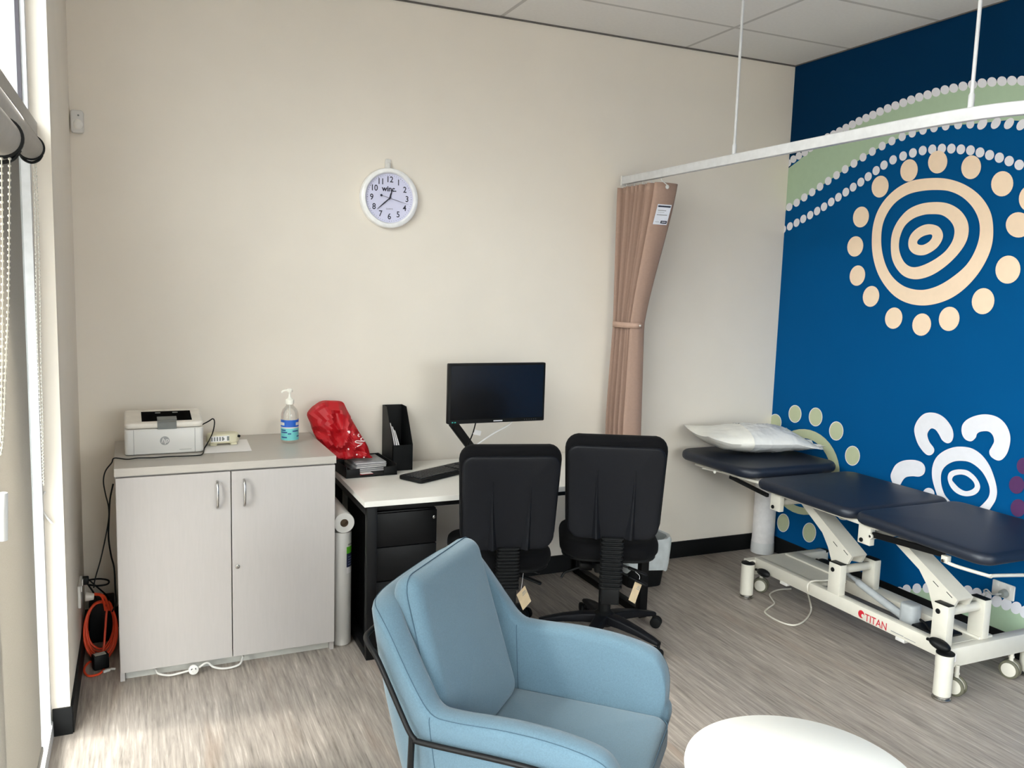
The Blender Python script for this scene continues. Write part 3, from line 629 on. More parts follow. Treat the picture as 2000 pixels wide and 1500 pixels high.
for a in (0.5, PI/2+1.1, -PI/2-0.2): b.box(c+Vector((0.009*math.cos(a), -0.0125, 0.009*math.sin(a)+0.004)), (0.003, 0.002, 0.007), M=RY(-a+0.4))
b.build('plug', [WPL, BLKP], t, world=True)

# ================================================================== DESK AND WHAT STANDS ON IT
dx0, dx1, dy0, dy1, dz = 0.889, 2.395, -0.772, -0.022, 0.731
t = thing('desk', 'white topped desk on a black steel frame against the cream wall', 'desk', ((dx0+dx1)/2, -0.397, 0))
b = MB(); b.box(((dx0+dx1)/2, (dy0+dy1)/2, dz-0.0125), (dx1-dx0, dy1-dy0, 0.025), 0.0015); b.build('tabletop', DESKW, t, world=True, smooth=False)
for xx in (dx0+0.036, dx1-0.036):
    b = MB()
    for yy in (dy0+0.022, dy1-0.03): b.box((xx, yy, 0.352), (0.045, 0.04, 0.704), 0.003)
    b.box((xx, (dy0+dy1)/2, 0.022), (0.045, dy1-dy0-0.05, 0.04), 0.003); b.box((xx, (dy0+dy1)/2, 0.682), (0.045, dy1-dy0-0.05, 0.044), 0.003)
    b.build('leg', BLKM, t, world=True)
b = MB(); b.box(((dx0+dx1)/2, dy0+0.09, 0.685), (dx1-dx0-0.12, 0.04, 0.036), 0.002); b.box(((dx0+dx1)/2, dy1-0.09, 0.685), (dx1-dx0-0.12, 0.04, 0.036), 0.002); b.build('rail', BLKM, t, world=True)
t = thing('pedestal', 'black drawer pedestal under the left end of the desk', 'pedestal', (1.105, -0.46, 0))
b = MB(); b.box((1.100, -0.43, 0.340), (0.300, 0.50, 0.630), 0.003); b.build('body', BLKM, t, world=True)
for k, (z0, z1) in enumerate(((0.03, 0.33), (0.335, 0.49), (0.495, 0.65))):
    b = MB(); b.box((1.100, -0.689, (z0+z1)/2), (0.298, 0.016, z1-z0), 0.002); d = b.build('drawer', BLKM, t, world=True)
    if k == 2:
        b = MB(); b.cyl((1.235, -0.697, 0.615), (1.235, -0.702, 0.615), 0.008, seg=20, bev=0.001); b.build('lock', CHROME, d, world=True)
for sx in (-1, 1):
    for sy in (-1, 1):
        b = MB(); b.cyl((1.100+sx*0.12-0.01, -0.43+sy*0.2, 0.013), (1.100+sx*0.12+0.01, -0.43+sy*0.2, 0.013), 0.0125, seg=16); b.build('castor', BLKP, t, world=True)
DZ = dz+0.0005
# document tray with magazines
t = thing('document_tray', 'black letter tray holding papers at the left end of the desk', 'tray', (1.03, -0.17, DZ), 0.07)
w, d = 0.262, 0.285
b = MB(); b.box((0, 0, 0.003), (w, d, 0.006)); b.box((-w/2+0.003, 0, 0.028), (0.006, d, 0.056), 0.002); b.box((w/2-0.003, 0, 0.028), (0.006, d, 0.056), 0.002); b.box((0, d/2-0.003, 0.028), (w, 0.006, 0.056), 0.002)
b.box((0, -d/2+0.003, 0.004), (w, 0.006, 0.008), 0.002); b.box((-w/2+0.035, -d/2+0.003, 0.024), (0.07, 0.006, 0.04), 0.002); b.box((w/2-0.035, -d/2+0.003, 0.024), (0.07, 0.006, 0.04), 0.002)
b.build('tray_body', BLKP, t)
MAGC = [(150, 150, 152), (120, 122, 126), (176, 176, 176), (138, 136, 140), (162, 164, 166)]
for k in range(5):
    mt = thing('magazine', '%s grey leaflet in the stack inside the black letter tray' % ['bottom', 'second lowest', 'middle', 'second highest', 'top'][k], 'leaflet', (1.050+rnd.uniform(-.004, .004), -0.139+0.003*k, DZ+0.0075+k*0.009), 0.07+rnd.uniform(-.05, .05), group='leaflets in the letter tray')
    b = MB(); b.box((0, 0, 0.004), (0.16, 0.185, 0.008), 0.0015); b.mat(1); b.box((0, -0.0928, 0.0025), (0.15, 0.001, 0.0012)); b.box((0, -0.0928, 0.0055), (0.15, 0.001, 0.0012)); b.build('leaflet', [mat('leaflet_%d' % k, MAGC[k], 0.5, var=0.2, scale=25), PAPER], mt)
t = thing('brochure', 'red and white brochure at the front of the letter tray', 'brochure', (1.0, -0.276, DZ+0.0085), 0.12)
b = MB(); b.box((-0.01, 0, 0.001), (0.12, 0.045, 0.002)); b.mat(1); b.box((0.02, 0, 0.0022), (0.06, 0.04, 0.0006)); b.mat(2); b.box((-0.04, 0.003, 0.0022), (0.03, 0.02, 0.0006)); b.build('brochure_sheet', [mat('brochure_red', (150, 30, 44), 0.4), PAPER, mat('brochure_pink', (214, 120, 124), 0.5)], t, smooth=False)
# red bag leaning in the corner between cupboard and tray
t = thing('tote_bag', 'crumpled red plastic bag slumped over the letter tray beside the cupboard', 'bag', (0.93, -0.15, 0.80))
out = [(603, 808), (628, 787), (650, 785), (672, 787), (680, 800), (692, 825), (706, 850), (718, 870), (723, 888), (727, 900), (710, 905), (685, 908), (662, 909), (655, 904), (640, 886), (622, 862), (613, 845), (608, 828)]
PY = -0.165
oc = [ony(u, v, PY) for u, v in out]; oc = [Vector((p.x, p.z, 0)) for p in oc]; oc = [Vector((p.x, max(p.y, 0.796), 0)) for p in oc]
cc = sum(oc, Vector())/len(oc); P2 = sm(oc, 4, True)
b = MB(); rings = []
def bagp(q, p, s):
    x = cc.x+(p.x-cc.x)*q; z = cc.y+(p.y-cc.y)*q
    dpt = math.sqrt(max(0, 1-q**2.6))*0.062
    n = noise.noise(Vector((x*17, z*17, 3.1*s)))*0.016-abs(noise.noise(Vector((x*16+z*9+5, z*13-x*6, s))))*0.055+abs(noise.noise(Vector((x*34-z*20, z*30+3, s))))*0.010+0.010
    lean = (z-0.80)*0.30
    return Vector((x, PY+lean*0.55+s*(dpt+n*(1 if q < 0.98 else 0)), z))
qs = [0.03, 0.12, 0.22, 0.33, 0.44, 0.55, 0.66, 0.76, 0.85, 0.92, 0.97, 1.0]
rings = [[bagp(q, p, -1) for p in P2] for q in qs]+[[bagp(q, p, 1) for p in P2] for q in reversed(qs[:-1])]
b.loft(rings); b.build('bag_body', REDBAG, t, world=True, angle=18)
def on_bag(u, v, off=0.004):
    p = ony(u, v, PY-0.06); z = p.z; x = p.x
    best = 1e9
    for q in range(1, 60):
        pass
    return p
b = MB()
bw = t.children[0]
from mathutils.bvhtree import BVHTree
def bvh_of(o, root):
    M = RM[root.name]; me = o.data
    return BVHTree.FromPolygons([M@v.co for v in me.vertices], [tuple(p.vertices) for p in me.polygons])
bv = bvh_of(bw, t)
def cast(bv, u, v, off=0.002):
    d = ray(u, v).normalized(); h = bv.ray_cast(CAM, d)
    return (h[0]-d*off) if h[0] is not None else None
strokes = [[(694, 874), (700, 871), (706, 868), (719, 868)], [(719, 868), (708, 866), (698, 865), (694, 863), (697, 861), (708, 862), (712, 862)], [(712, 861), (706, 860), (705, 857), (708, 855), (713, 856), (712, 858)], [(702, 853), (699, 851), (701, 848), (705, 849), (708, 852), (711, 851), (710, 848)], [(699, 845), (705, 846), (707, 843)]]
for s_ in strokes:
    pts = [cast(bv, u, v) for u, v in s_]; pts = [p for p in pts if p is not None]
    if len(pts) > 1: b.tube(pts, 0.0028, 6)
for u, v, r in ((681, 844, 3.4), (686, 817, 1.6), (681, 877, 2.4), (697, 888, 1.8), (711, 893, 1.6), (691, 849, 1.2), (668, 904, 1.6)):
    p = cast(bv, u, v, 0.0005)
    if p is not None: b.ell(p, (r*0.0024, 0.0016, r*0.0024), nu=12, nv=6)
b.build('lettering', mat('bag_white', (246, 226, 226), 0.5), t, world=True, label='white script lettering and dots')
# magazine file
t = thing('magazine_file', 'tall black magazine file on the desk between red bag and keyboard', 'file', (1.222, -0.12, DZ), 0.0)
fw_, fd, fh = 0.106, 0.205, 0.312
side = [(-fd/2, 0), (fd/2, 0), (fd/2, fh), (fd/2-0.085, fh), (-fd/2, 0.135)]
MS = Matrix(((0, 0, 1, 0), (1, 0, 0, 0), (0, 1, 0, 0), (0, 0, 0, 1)))
b = MB()
for s in (-1, 1): b.prism(side, 0.003, T(s*(fw_/2-0.0015)-0.0015, 0, 0)@MS)
b.box((0, -fd/2+0.0015, 0.066), (fw_, 0.003, 0.132)); b.box((0, fd/2-0.0015, fh/2), (fw_, 0.003, fh)); b.box((0, 0, 0.0015), (fw_, fd, 0.003))
b.build('file_body', BLKP, t, smooth=False)
for k in range(3):
    mt = thing('booklet', '%s white booklet standing inside the tall black magazine file' % ['left', 'middle', 'right'][k], 'booklet', (1.222-0.04+0.012*k, -0.118, DZ+0.004), 0, group='booklets in the magazine file')
    b = MB(); b.prism([(-0.085, 0), (0.085, 0), (0.085, 0.225-0.02*k), (0.0, 0.225-0.02*k), (-0.07, 0.15-0.008*k), (-0.085, 0.12)], 0.005, MS); b.build('pages', PAPER, mt, smooth=False)
# keyboard
kc = [onz(u, v, DZ+0.012) for u, v in ((780, 926), (822, 941), (905, 921))]
ka = math.atan2(kc[2].y-kc[1].y, kc[2].x-kc[1].x)
kd = (kc[0]-kc[1]); kd.z = 0; kx = Vector((math.cos(ka), math.sin(ka), 0)); ky = Vector((-math.sin(ka), math.cos(ka), 0))
kw, kdp = 0.44, 0.155
org = kc[1]+kx*(kw/2)+ky*(kdp/2)
t = thing('keyboard', 'black computer keyboard lying askew on the white desk', 'keyboard', (org.x, org.y, DZ), ka)
b = MB(); b.rbox((0, 0, 0.010), (kw, kdp, 0.018), 0.02, 0.004); b.build('case', BLKP, t)
KEY = mat('key_black', (34, 34, 36), 0.45)
cols = 21
for r_ in range(6):
    for c_ in range(cols):
        if c_ in (14, 18) : continue
        if r_ == 0 and 3 < c_ < 9:
            if c_ != 6: continue
            b = MB(); b.box((-kw/2+0.026+c_*0.0194, -0.056+r_*0.0205, 0.0215), (0.093, 0.016, 0.007), 0.002, 1); b.build('key', KEY, t); continue
        b = MB(); b.box((-kw/2+0.026+c_*0.0194, -0.056+r_*0.0205, 0.0215), (0.0165, 0.0165, 0.007), 0.002, 1); b.build('key', KEY, t)
# monitor on arm
my = -0.35
tl, tr_, br, bl = (ony(u, v, my) for u, v in ((877, 711), (1066, 709), (1063, 820), (876, 829)))
mw = 0.54; mh = 0.308; mcx = (tl.x+tr_.x)/2; mcz = (tl.z+bl.z+tr_.z+br.z)/4
t = thing('monitor', 'black flat computer monitor on a desk arm against the cream wall', 'monitor', (1.62, -0.10, DZ))
b = MB(); b.rbox((mcx, my+0.014, mcz), (mw, mh, 0.03), 0.006, 0.004, RX(PI/2), seg=2); b.box((mcx, my+0.04, mcz), (0.3, 0.03, 0.2), 0.01); b.build('housing', BLKP, t, world=True)
b = MB(); b.box((mcx, my-0.0015, mcz+0.005), (mw-0.026, 0.002, mh-0.032)); b.build('screen', SCREEN, t, world=True, smooth=False)
b = MB(); Mt = T(mcx+0.004, my-0.0035, mcz-mh/2+0.010)@WALLM; b.box((mcx+0.004, my-0.003, mcz-mh/2+0.010), (0.05, 0.001, 0.006), 0.0); b.mat(1)
for k in range(6): b.box((mcx+0.155+k*0.013, my-0.003, mcz-mh/2+0.011), (0.003, 0.001, 0.003))
b.mat(2)
for k in range(2): b.box((mcx-0.245+k*0.014, my-0.003, mcz-mh/2+0.009), (0.008, 0.001, 0.006))
b.keepn = True; b.build('marking', [mat('silver_print', (200, 200, 205), 0.4), mat('grey_print', (88, 92, 90), 0.4), mat('teal_sticker', (40, 150, 140), 0.5)], t, world=True, smooth=False)
b = MB()
pa = ony(884, 826, -0.27); pb = ony(934, 893, -0.13)
def bar(bm_, p, q, w_, h_):
    d_ = (q-p); L = d_.length; z_ = d_.normalized(); x_ = Vector((0, 1, 0)).cross(z_).normalized(); y_ = z_.cross(x_)
    M_ = Matrix(((x_.x, y_.x, z_.x, (p.x+q.x)/2), (x_.y, y_.y, z_.y, (p.y+q.y)/2), (x_.z, y_.z, z_.z, (p.z+q.z)/2), (0, 0, 0, 1)))
    bm_.box((0, 0, 0), (w_, h_, L), 0.006, 3, M=M_) if False else bm_.rbox((0, 0, 0), (w_, h_, L), min(w_, h_)*0.3, 0.004, M_)
bar(b, pa, pb, 0.046, 0.03); bar(b, pa+Vector((-0.01, 0, 0.0)), Vector((mcx, my+0.06, mcz)), 0.04, 0.03)
b.cyl((mcx, my+0.05, mcz), (mcx, my+0.08, mcz), 0.04)
b.build('arm', BLKM, t, world=True)
b = MB(); b.cyl((pb.x, pb.y, DZ+0.0006), (pb.x, pb.y, pb.z+0.03), 0.019, seg=20); b.box((pb.x, pb.y+0.02, DZ+0.006), (0.09, 0.10, 0.010), 0.003); b.build('arm_base', BLKM, t, world=True)
b = MB(); b.tube([ony(929, 826, -0.31), ony(924, 845, -0.28), ony(918, 860, -0.25), ony(912, 875, -0.22), ony(906, 890, -0.20)], 0.0035, 8); b.build('cable', BLKP, t, world=True, label='black cable')
b = MB(); q = ony(932, 845, -0.283); b.rbox(q, (0.042, 0.026, 0.002), 0.003, 0.0006, RX(PI/2)@RZ(-0.25)); b.build('cable_tag', PAPER, t, world=True)
b = MB(); b.tube([ony(1000, 824, -0.30), ony(990, 832, -0.28), ony(965, 846, -0.26), ony(935, 866, -0.23), ony(912, 884, -0.20), ony(899, 895, -0.185)], 0.0036, 8); b.build('data_cable', mat('cable_white', (244, 244, 244), 0.4), t, world=True, label='white cable')

# rolls in the gap between cupboard and desk
vc = Vector((0.842, -0.535))
t = thing('paper_roll', 'white couch roll standing upright between cupboard and desk, green and navy label', 'roll', (vc.x, vc.y, 0))
b = MB(); b.lathe([(0.043, 0.001), (0.0445, 0.004), (0.0445, 0.537), (0.043, 0.540), (0.018, 0.540), (0.018, 0.02)], seg=40); b.build('roll_body', WPL, t)
b = MB()
def band2(z0, z1, mi, a0, a1, r=0.0449):
    b.mat(mi); n = 12; b.loft([[Vector((r*math.cos(a0+(a1-a0)*k/n), r*math.sin(a0+(a1-a0)*k/n), z)) for k in range(n+1)] for z in (z0, z1)], False, False, closed=False)
A0, A1 = math.radians(-72), math.radians(-2)
band2(0.345, 0.375, 3, A0, A1); band2(0.375, 0.44, 1, A0, A1); band2(0.44, 0.472, 0, A0, A1); band2(0.478, 0.486, 2, A0+0.15, A1)
for k in range(4): band2(0.385+k*0.012, 0.389+k*0.012, 4, A0+0.2, A1-0.2, 0.0452)
b.build('label', [mat('label_green', (96, 190, 40), 0.5), mat('label_dark', (34, 40, 70), 0.5), GREYINK, PAPER, mat('label_text', (120, 130, 170), 0.5)], t)
t = thing('paper_roll', 'white couch roll lying on top of the upright roll, open end showing', 'roll', (0.8425, -0.35, 0.541))
b = MB(); b.lathe([(0.0185, -0.235), (0.046, -0.235), (0.0475, -0.232), (0.0475, 0.232), (0.046, 0.235), (0.0185, 0.235)], c=(0, 0, 0.0485), M=RX(PI/2), seg=40, cap=False); b.build('roll_body', WPL, t)
b = MB(); b.lathe([(0.0185, -0.234), (0.0185, 0.234)], c=(0, 0, 0.0485), M=RX(PI/2), seg=32, cap=False); b.lathe([(0.0185, 0.2), (0.0, 0.2)], c=(0, 0, 0.0485), M=RX(PI/2), seg=32, cap=False); b.build('core', mat('cardboard_core', (112, 92, 74), 0.8), t)
# waste basket
bc = Vector((2.625, -0.30))
t = thing('waste_bin', 'black waste bin lined with a white bag under the right end of the desk', 'bin', (bc.x, bc.y, 0))
b = MB(); b.loft([[Vector((x, y, z)) for x, y in rrect(w_, d_, 0.05)] for w_, d_, z in ((0.22, 0.20, 0.001), (0.272, 0.252, 0.275), (0.264, 0.244, 0.275), (0.214, 0.194, 0.01))]); b.build('bin_body', BLKP, t)
b = MB(); rr = []
for k, (w_, d_, z) in enumerate(((0.27, 0.25, 0.11), (0.279, 0.259, 0.13), (0.286, 0.266, 0.20), (0.290, 0.270, 0.275), (0.284, 0.264, 0.290), (0.256, 0.236, 0.284), (0.22, 0.20, 0.15))):
    rr.append([Vector((x*(1+0.012*math.sin(i*2.3+k)), y*(1+0.012*math.sin(i*2.3+k)), z+(0.02*math.sin(i*0.9) if k == 0 else 0.006*math.sin(i*1.7)))) for i, (x, y) in enumerate(rrect(w_, d_, 0.05))])
b.loft(rr, False, True); b.build('bin_liner', LINER, t)

# ================================================================== OFFICE CHAIRS
def office_chair(label, loc, rz, leg0, tag_pos, tag_rot, lift):
    t = thing('office_chair', label, 'chair', loc, rz, 'office chairs at the desk'); UP = lift
    for k in range(5):
        a = leg0+k*2*PI/5; M = RZ(a)
        b = MB(); st = []
        for r_, z_, w_, h_ in ((0.02, 0.108, 0.062, 0.05), (0.10, 0.106, 0.056, 0.044), (0.20, 0.094, 0.046, 0.034), (0.28, 0.078, 0.038, 0.026), (0.315, 0.070, 0.03, 0.02)):
            st.append([M@Vector((r_, y, z_+z)) for y, z in rrect(w_, h_, 0.009, 3)])
        b.loft(st); lg = b.build('leg', BLKCOV, t)
        b = MB()
        ca = a+0.9*(k-2)
        for s in (-1, 1):
            p = M@Vector((0.312, 0, 0.0285)); n = Vector((math.cos(ca+PI/2), math.sin(ca+PI/2), 0)); q = p+Vector((math.cos(ca), math.sin(ca), 0))*0.012
            b.cyl(q+n*s*0.006, q+n*s*0.023, 0.0275, seg=20, bev=0.004)
        b.cyl(M@Vector((0.312, 0, 0.03)), M@Vector((0.312, 0, 0.07)), 0.008, seg=12)
        b.build('castor', BLKP, lg)
    b = MB(); b.lathe([(0.048, 0.075), (0.05, 0.13), (0.034, 0.142), (0.030, 0.146), (0.030, 0.26), (0.027, 0.262), (0.027, 0.30), (0.022, 0.302), (0.022, 0.40)], seg=28); b.build('gas_column', BLKP, t)
    b = MB(); b.rbox((0, -0.01, 0.395), (0.13, 0.25, 0.05), 0.02, 0.008); b.box((0, -0.14, 0.385), (0.06, 0.12, 0.022), 0.004); b.cyl((-0.07, -0.03, 0.375), (-0.13, -0.03, 0.375), 0.026, seg=20, bev=0.004)
    b.tube([(-0.10, -0.02, 0.37), (-0.17, -0.03, 0.345), (-0.20, -0.04, 0.335), (-0.215, -0.05, 0.315)], 0.006, 8); b.build('mechanism', BLKP, t)
    for s, z in ((0, 0.372), (1, 0.392)):
        b = MB(); M = T(0.05, -0.09+0.05*s, z)@RZ(-0.35+0.25*s)@RY(0.32)
        b.tube([M@Vector((0, 0, 0)), M@Vector((0.05, 0, 0))], 0.006, 8, smooth=False); b.rbox(M@Vector((0.10, 0, 0)), (0.10, 0.028, 0.010), 0.012, 0.004, RZ(-0.35+0.25*s)@RY(0.32)); b.build('lever', BLKP, t)
    b = MB()
    b.rbox((0, 0.015, 0.465+UP), (0.462, 0.47, 0.085), 0.13, 0.034, fill=True, crown=0.012, bend=lambda p: p+Vector((0, 0, 0.10*p.x*p.x-0.25*max(0, p.y-0.12)**2*2)))
    b.build('seat', BLKF, t)
    b = MB(); b.rbox((0, 0.01, 0.425+UP), (0.44, 0.42, 0.02), 0.12, 0.008); b.build('seat_pan', BLKP, t)
    MBk = T(0, -0.262, 0.785+UP)@RX(0.10)@RX(PI/2)      # local z points to the back (-Y), local y up
    wd = lambda p: 1-0.10*max(0.0, -p.y/0.24)**1.5
    def bend(p): return Vector((p.x*wd(p), p.y-0.012*math.cos(p.x*10)*max(0, p.y*4), p.z-0.42*p.x*p.x+0.30*(p.y+0.06)**2*0.4))
    b = MB(); b.rbox((0, 0, 0), (0.452, 0.482, 0.066), 0.075, 0.028, MBk, fill=True, bend=bend, seg=5); b.build('back_cushion', BLKF, t)
    def bend2(p): q = bend(p); return q+Vector((0, 0, 0.033))
    b = MB(); b.rbox((0, 0, -0.018), (0.430, 0.432, 0.022), 0.055, 0.010, MBk@T(0, 0, 0), fill=True, bend=lambda p: bend2(p)-Vector((0, 0, 0)), seg=3)
    b.build('back_shell', BLKCOV, t)
    for s in (-1, 1):
        b = MB(); rg = []
        for k in range(9):
            yy = -0.225+k*0.040; wr = 0.020*(1-k/9.0)+0.002; hr = 0.016*(1-k/9.0)+0.001
            rg.append([MBk@(bend2(Vector((s*0.082+dx*s, yy, 0.0115+dz_)))) for dx, dz_ in ((-wr, -0.004), (-wr*0.2, hr), (wr*0.3, hr), (wr, -0.004))])
        b.loft(rg); b.build('back_ridge', BLKCOV, t)
    b = MB(); n = 13
    rg = []
    for k in range(n):
        z = 0.352+k*(0.0165+UP/13)
        for dz_, e in ((0, 0.0), (0.004, 0.006), (0.0095, 0.006), (0.0135, 0.0)):
            rg.append([Vector((x, y-0.262+0.0, z+dz_)) for x, y in rrect(0.090+2*e, 0.044+2*e, 0.012, 3)])
    b.loft(rg); b.build('bellows', BLKP, t, angle=25)
    b = MB(); b.rbox((0, -0.255, 0.315), (0.082, 0.046, 0.075), 0.008, 0.004); b.box((0.0, -0.19, 0.335), (0.05, 0.13, 0.022), 0.004); b.build('back_bracket', BLKP, t)
    b = MB(); M = T(*tag_pos)@RZ(-rz+0.4)@RY(tag_rot)
    b.box((0, 0, 0), (0.062, 0.0015, 0.098), 0.0, M=M) if False else b.xf(Matrix())
    b.prism([(-0.031, -0.049), (0.031, -0.049), (0.031, 0.049), (-0.031, 0.049)], 0.0015, M@RX(PI/2))
    b.mat(1)
    for k, (z, w_) in enumerate(((0.030, 0.02), (0.024, 0.026), (0.016, 0.03))): b.box(M@Vector((0.012, -0.0018, z)), (w_, 0.0006, 0.0022), M=M.to_3x3().to_4x4())
    b.mat(2); top = M@Vector((0, 0, 0.046)); b.tube([top, top+Vector((0.004, 0, 0.03)), Vector((tag_pos[0]+0.0, tag_pos[1]+0.03, 0.372))], 0.0012, 6)
    b.build('swing_tag', [CARD, GREYINK, PAPER], t, smooth=False, label='cream card tag')
    return t
rzR = -math.radians(26); rzL = -math.radians(14)
office_chair('black office chair standing between the other office chair and the treatment couch', (2.035, -0.920, 0), rzR, -math.radians(66)-rzR, (0.13, -0.12, 0.285), 0.55, 0.03)
office_chair('black office chair directly in front of the monitor and keyboard', (1.535, -0.765, 0), rzL, math.radians(40)-rzL, (0.10, -0.15, 0.265), -0.5, -0.015)

# ================================================================== ARMCHAIR AND COFFEE TABLE
fdir = Vector((0.72, -0.69)).normalized(); rzA = math.atan2(fdir.y, fdir.x)-PI/2
t = thing('armchair', 'light blue upholstered tub armchair with thin black rod frame, in the foreground', 'armchair', (1.040, -2.236, 0), rzA)
half = [  # top: x, y, z    bottom: x, y
    (0.318, 0.330, 0.430, 0.285, 0.300), (0.320, 0.326, 0.505, 0.286, 0.298), (0.321, 0.302, 0.560, 0.287, 0.285), (0.322, 0.262, 0.592, 0.288, 0.25), (0.324, 0.16, 0.612, 0.290, 0.15), (0.326, 0.03, 0.618, 0.290, 0.03),
    (0.328, -0.12, 0.612, 0.288, -0.09), (0.327, -0.178, 0.622, 0.284, -0.140), (0.321, -0.225, 0.680, 0.278, -0.172), (0.306, -0.285, 0.768, 0.268, -0.208), (0.288, -0.335, 0.835, 0.255, -0.235), (0.258, -0.366, 0.856, 0.225, -0.255), (0.20, -0.380, 0.862, 0.17, -0.262), (0.10, -0.384, 0.864, 0.085, -0.264), (0.0, -0.385, 0.864, 0.0, -0.264)]
full = half+[(-a, b_, c, -d, e) for a, b_, c, d, e in reversed(half[:-1])]
tops = sm([(a, b_, c) for a, b_, c, d, e in full], 4); bots = sm([(d, e, 0.285) for a, b_, c, d, e in full], 4)
TH = 0.078; rings = []; seam_out = []; seam_in = []
L_ = len(tops)
for i in range(L_):
    tp, bp = tops[i], bots[i]
    a = tops[max(0, i-1)]; c = tops[min(L_-1, i+1)]; tg = Vector((c.x-a.x, c.y-a.y, 0))
    if tg.length < 1e-4 or i < 6 or i > L_-7: tg = Vector((0, -1, 0)) if i < L_/2 else Vector((0, 1, 0))
    tg.normalize(); n = Vector((-tg.y, tg.x, 0))
    if n.dot(Vector((tp.x, tp.y+0.02, 0))) < 0: n = -n
    ring = []
    hgt = tp.z-0.297
    def P(s_, f, dz_=0.0): 
        q = bp.lerp(Vector((tp.x, tp.y, tp.z-0.012)), f); bulge = 0.010*math.sin(PI*min(1, f))
        return q+n*(s_*TH/2+(bulge if s_ > 0 else -0.4*bulge))+Vector((0, 0, dz_))
    f1 = max(0.1, 1-0.030/max(hgt, 0.05))
    ring += [P(0.9, 0.0), P(1, 0.06), P(1, 0.3), P(1, 0.55), P(1, 0.8 if f1 > 0.82 else f1*0.97), P(1, f1), P(0.93, f1, 0.012), P(0.72, f1, 0.022), P(0.4, f1, 0.028), P(0, f1, 0.030), P(-0.4, f1, 0.028), P(-0.72, f1, 0.022), P(-0.93, f1, 0.012), P(-1, f1), P(-1, 0.8 if f1 > 0.82 else f1*0.97), P(-1, 0.55), P(-1, 0.3), P(-1, 0.06), P(-0.9, 0.0)]
    rings.append(ring); seam_out.append(P(0.80, f1, 0.020)); seam_in.append(P(1.0, f1))
def endcap(r, d):
    c = sum(r, Vector())/len(r); return [[p.lerp(c, k)+Vector((0, d*q, 0)) for p in r] for k, q in ((0.10, 0.007), (0.25, 0.014), (0.5, 0.019), (0.8, 0.021))]
e0 = endcap(rings[0], 1); e1_ = endcap(rings[-1], 1)
b = MB(); b.loft(e0[::-1]+rings+e1_); shell = b.build('shell', BLUEF, t, angle=60)
b = MB(); b.tube(seam_out, 0.0011, 5, smooth=False)
for sx, i in ((1, 28), (-1, L_-29)):
    r_ = rings[i]; b.tube([r_[k]+(r_[k]-r_[18-k]).normalized()*0.0006 for k in range(0, 7)], 0.0011, 5); b.tube([r_[k]+(r_[k]-r_[18-k]).normalized()*0.0006 for k in range(12, 19)], 0.0011, 5)
b.build('piping', SEAM, shell)
b = MB(); b.rbox((0, 0.015, 0.295), (0.54, 0.55, 0.05), 0.05, 0.012); b.build('seat_base', BLUEF, t)
b = MB(); b.rbox((0, 0.045, 0.345), (0.535, 0.60, 0.105), 0.05, 0.035, fill=True, crown=0.012, seg=5); seat = b.build('seat', BLUEF, t)
b = MB(); b.tube([(x*0.992, y*0.994+0.045, 0.383) for x, y in [(p[0], p[1]) for p in rrect(0.535, 0.60, 0.05)] ], 0.0015, 5, closed=True, smooth=False); b.build('piping', SEAM, seat)
MC = T(0.018, -0.250, 0.640)@RX(0.29)@RX(PI/2)
b = MB(); b.rbox((0, 0, 0), (0.490, 0.535, 0.088), 0.055, 0.040, MC, fill=True, seg=6, crown=0.0, bend=lambda p: Vector((p.x*(1-0.05*(p.y/0.26)), p.y, p.z+(0.012*(1-(p.x/0.23)**2)*(1-(p.y/0.24)**2) if p.z > 0 else -0.012*(1-(p.x/0.23)**2)*(1-(p.y/0.24)**2)))))
bcu = b.build('back_cushion', BLUEF, t)
b = MB(); b.tube([MC@Vector((x*(1-0.05*(y/0.26)), y, -0.012)) for x, y in [(p[0], p[1]) for p in rrect(0.491, 0.536, 0.055)]], 0.0015, 5, closed=True, smooth=False); b.build('piping', SEAM, bcu)
for s in (-1, 1):
    b = MB(); xo = 0.382*s
    b.tube([(0.24*s, -0.412, 0.742), (0.295*s, -0.402, 0.742), (0.338*s, -0.366, 0.738), (0.356*s, -0.330, 0.712), (0.376*s, -0.250, 0.59), (xo, -0.226, 0.555), (xo, -0.210, 0.537), (xo, -0.182, 0.531), (xo, 0.05, 0.532), (xo, 0.15, 0.526), (xo, 0.195, 0.508), (xo, 0.215, 0.47), (xo, 0.255, 0.25), (xo*0.99, 0.312, 0.006)], 0.0075, 10, n=4)
    b.build('side_rod', BLKM, t)
    b = MB(); b.tube([(xo, -0.217, 0.542), (xo, -0.225, 0.30), (xo*0.99, -0.250, 0.006)], 0.0085, 10, smooth=False); b.build('leg', BLKM, t)
for pts in ([(-0.24, -0.412, 0.742), (-0.12, -0.414, 0.742), (0, -0.414, 0.742), (0.12, -0.414, 0.742), (0.24, -0.412, 0.742)], [(-0.38, -0.24, 0.27), (0, -0.24, 0.27), (0.38, -0.24, 0.27)], [(-0.38, 0.25, 0.27), (0, 0.25, 0.27), (0.38, 0.25, 0.27)]):
    b = MB(); b.tube(pts, 0.0075, 10, n=3); b.build('cross_rod', BLKM, t)

t = thing('coffee_table', 'round white low table in front of the blue armchair', 'table', (1.566, -2.738, 0))
b = MB(); b.lathe([(0.0, 0.430), (0.293, 0.430), (0.300, 0.434), (0.3015, 0.441), (0.300, 0.448), (0.297, 0.450), (0.0, 0.450)], seg=96, cap=False); b.build('tabletop', TABLEW, t)
for k in range(3):
    a = k*2*PI/3+0.4; b = MB(); b.cyl((0.12*math.cos(a), 0.12*math.sin(a), 0.43), (0.22*math.cos(a), 0.22*math.sin(a), 0.001), 0.016, 0.011, 20); b.build('leg', TABLEW, t)

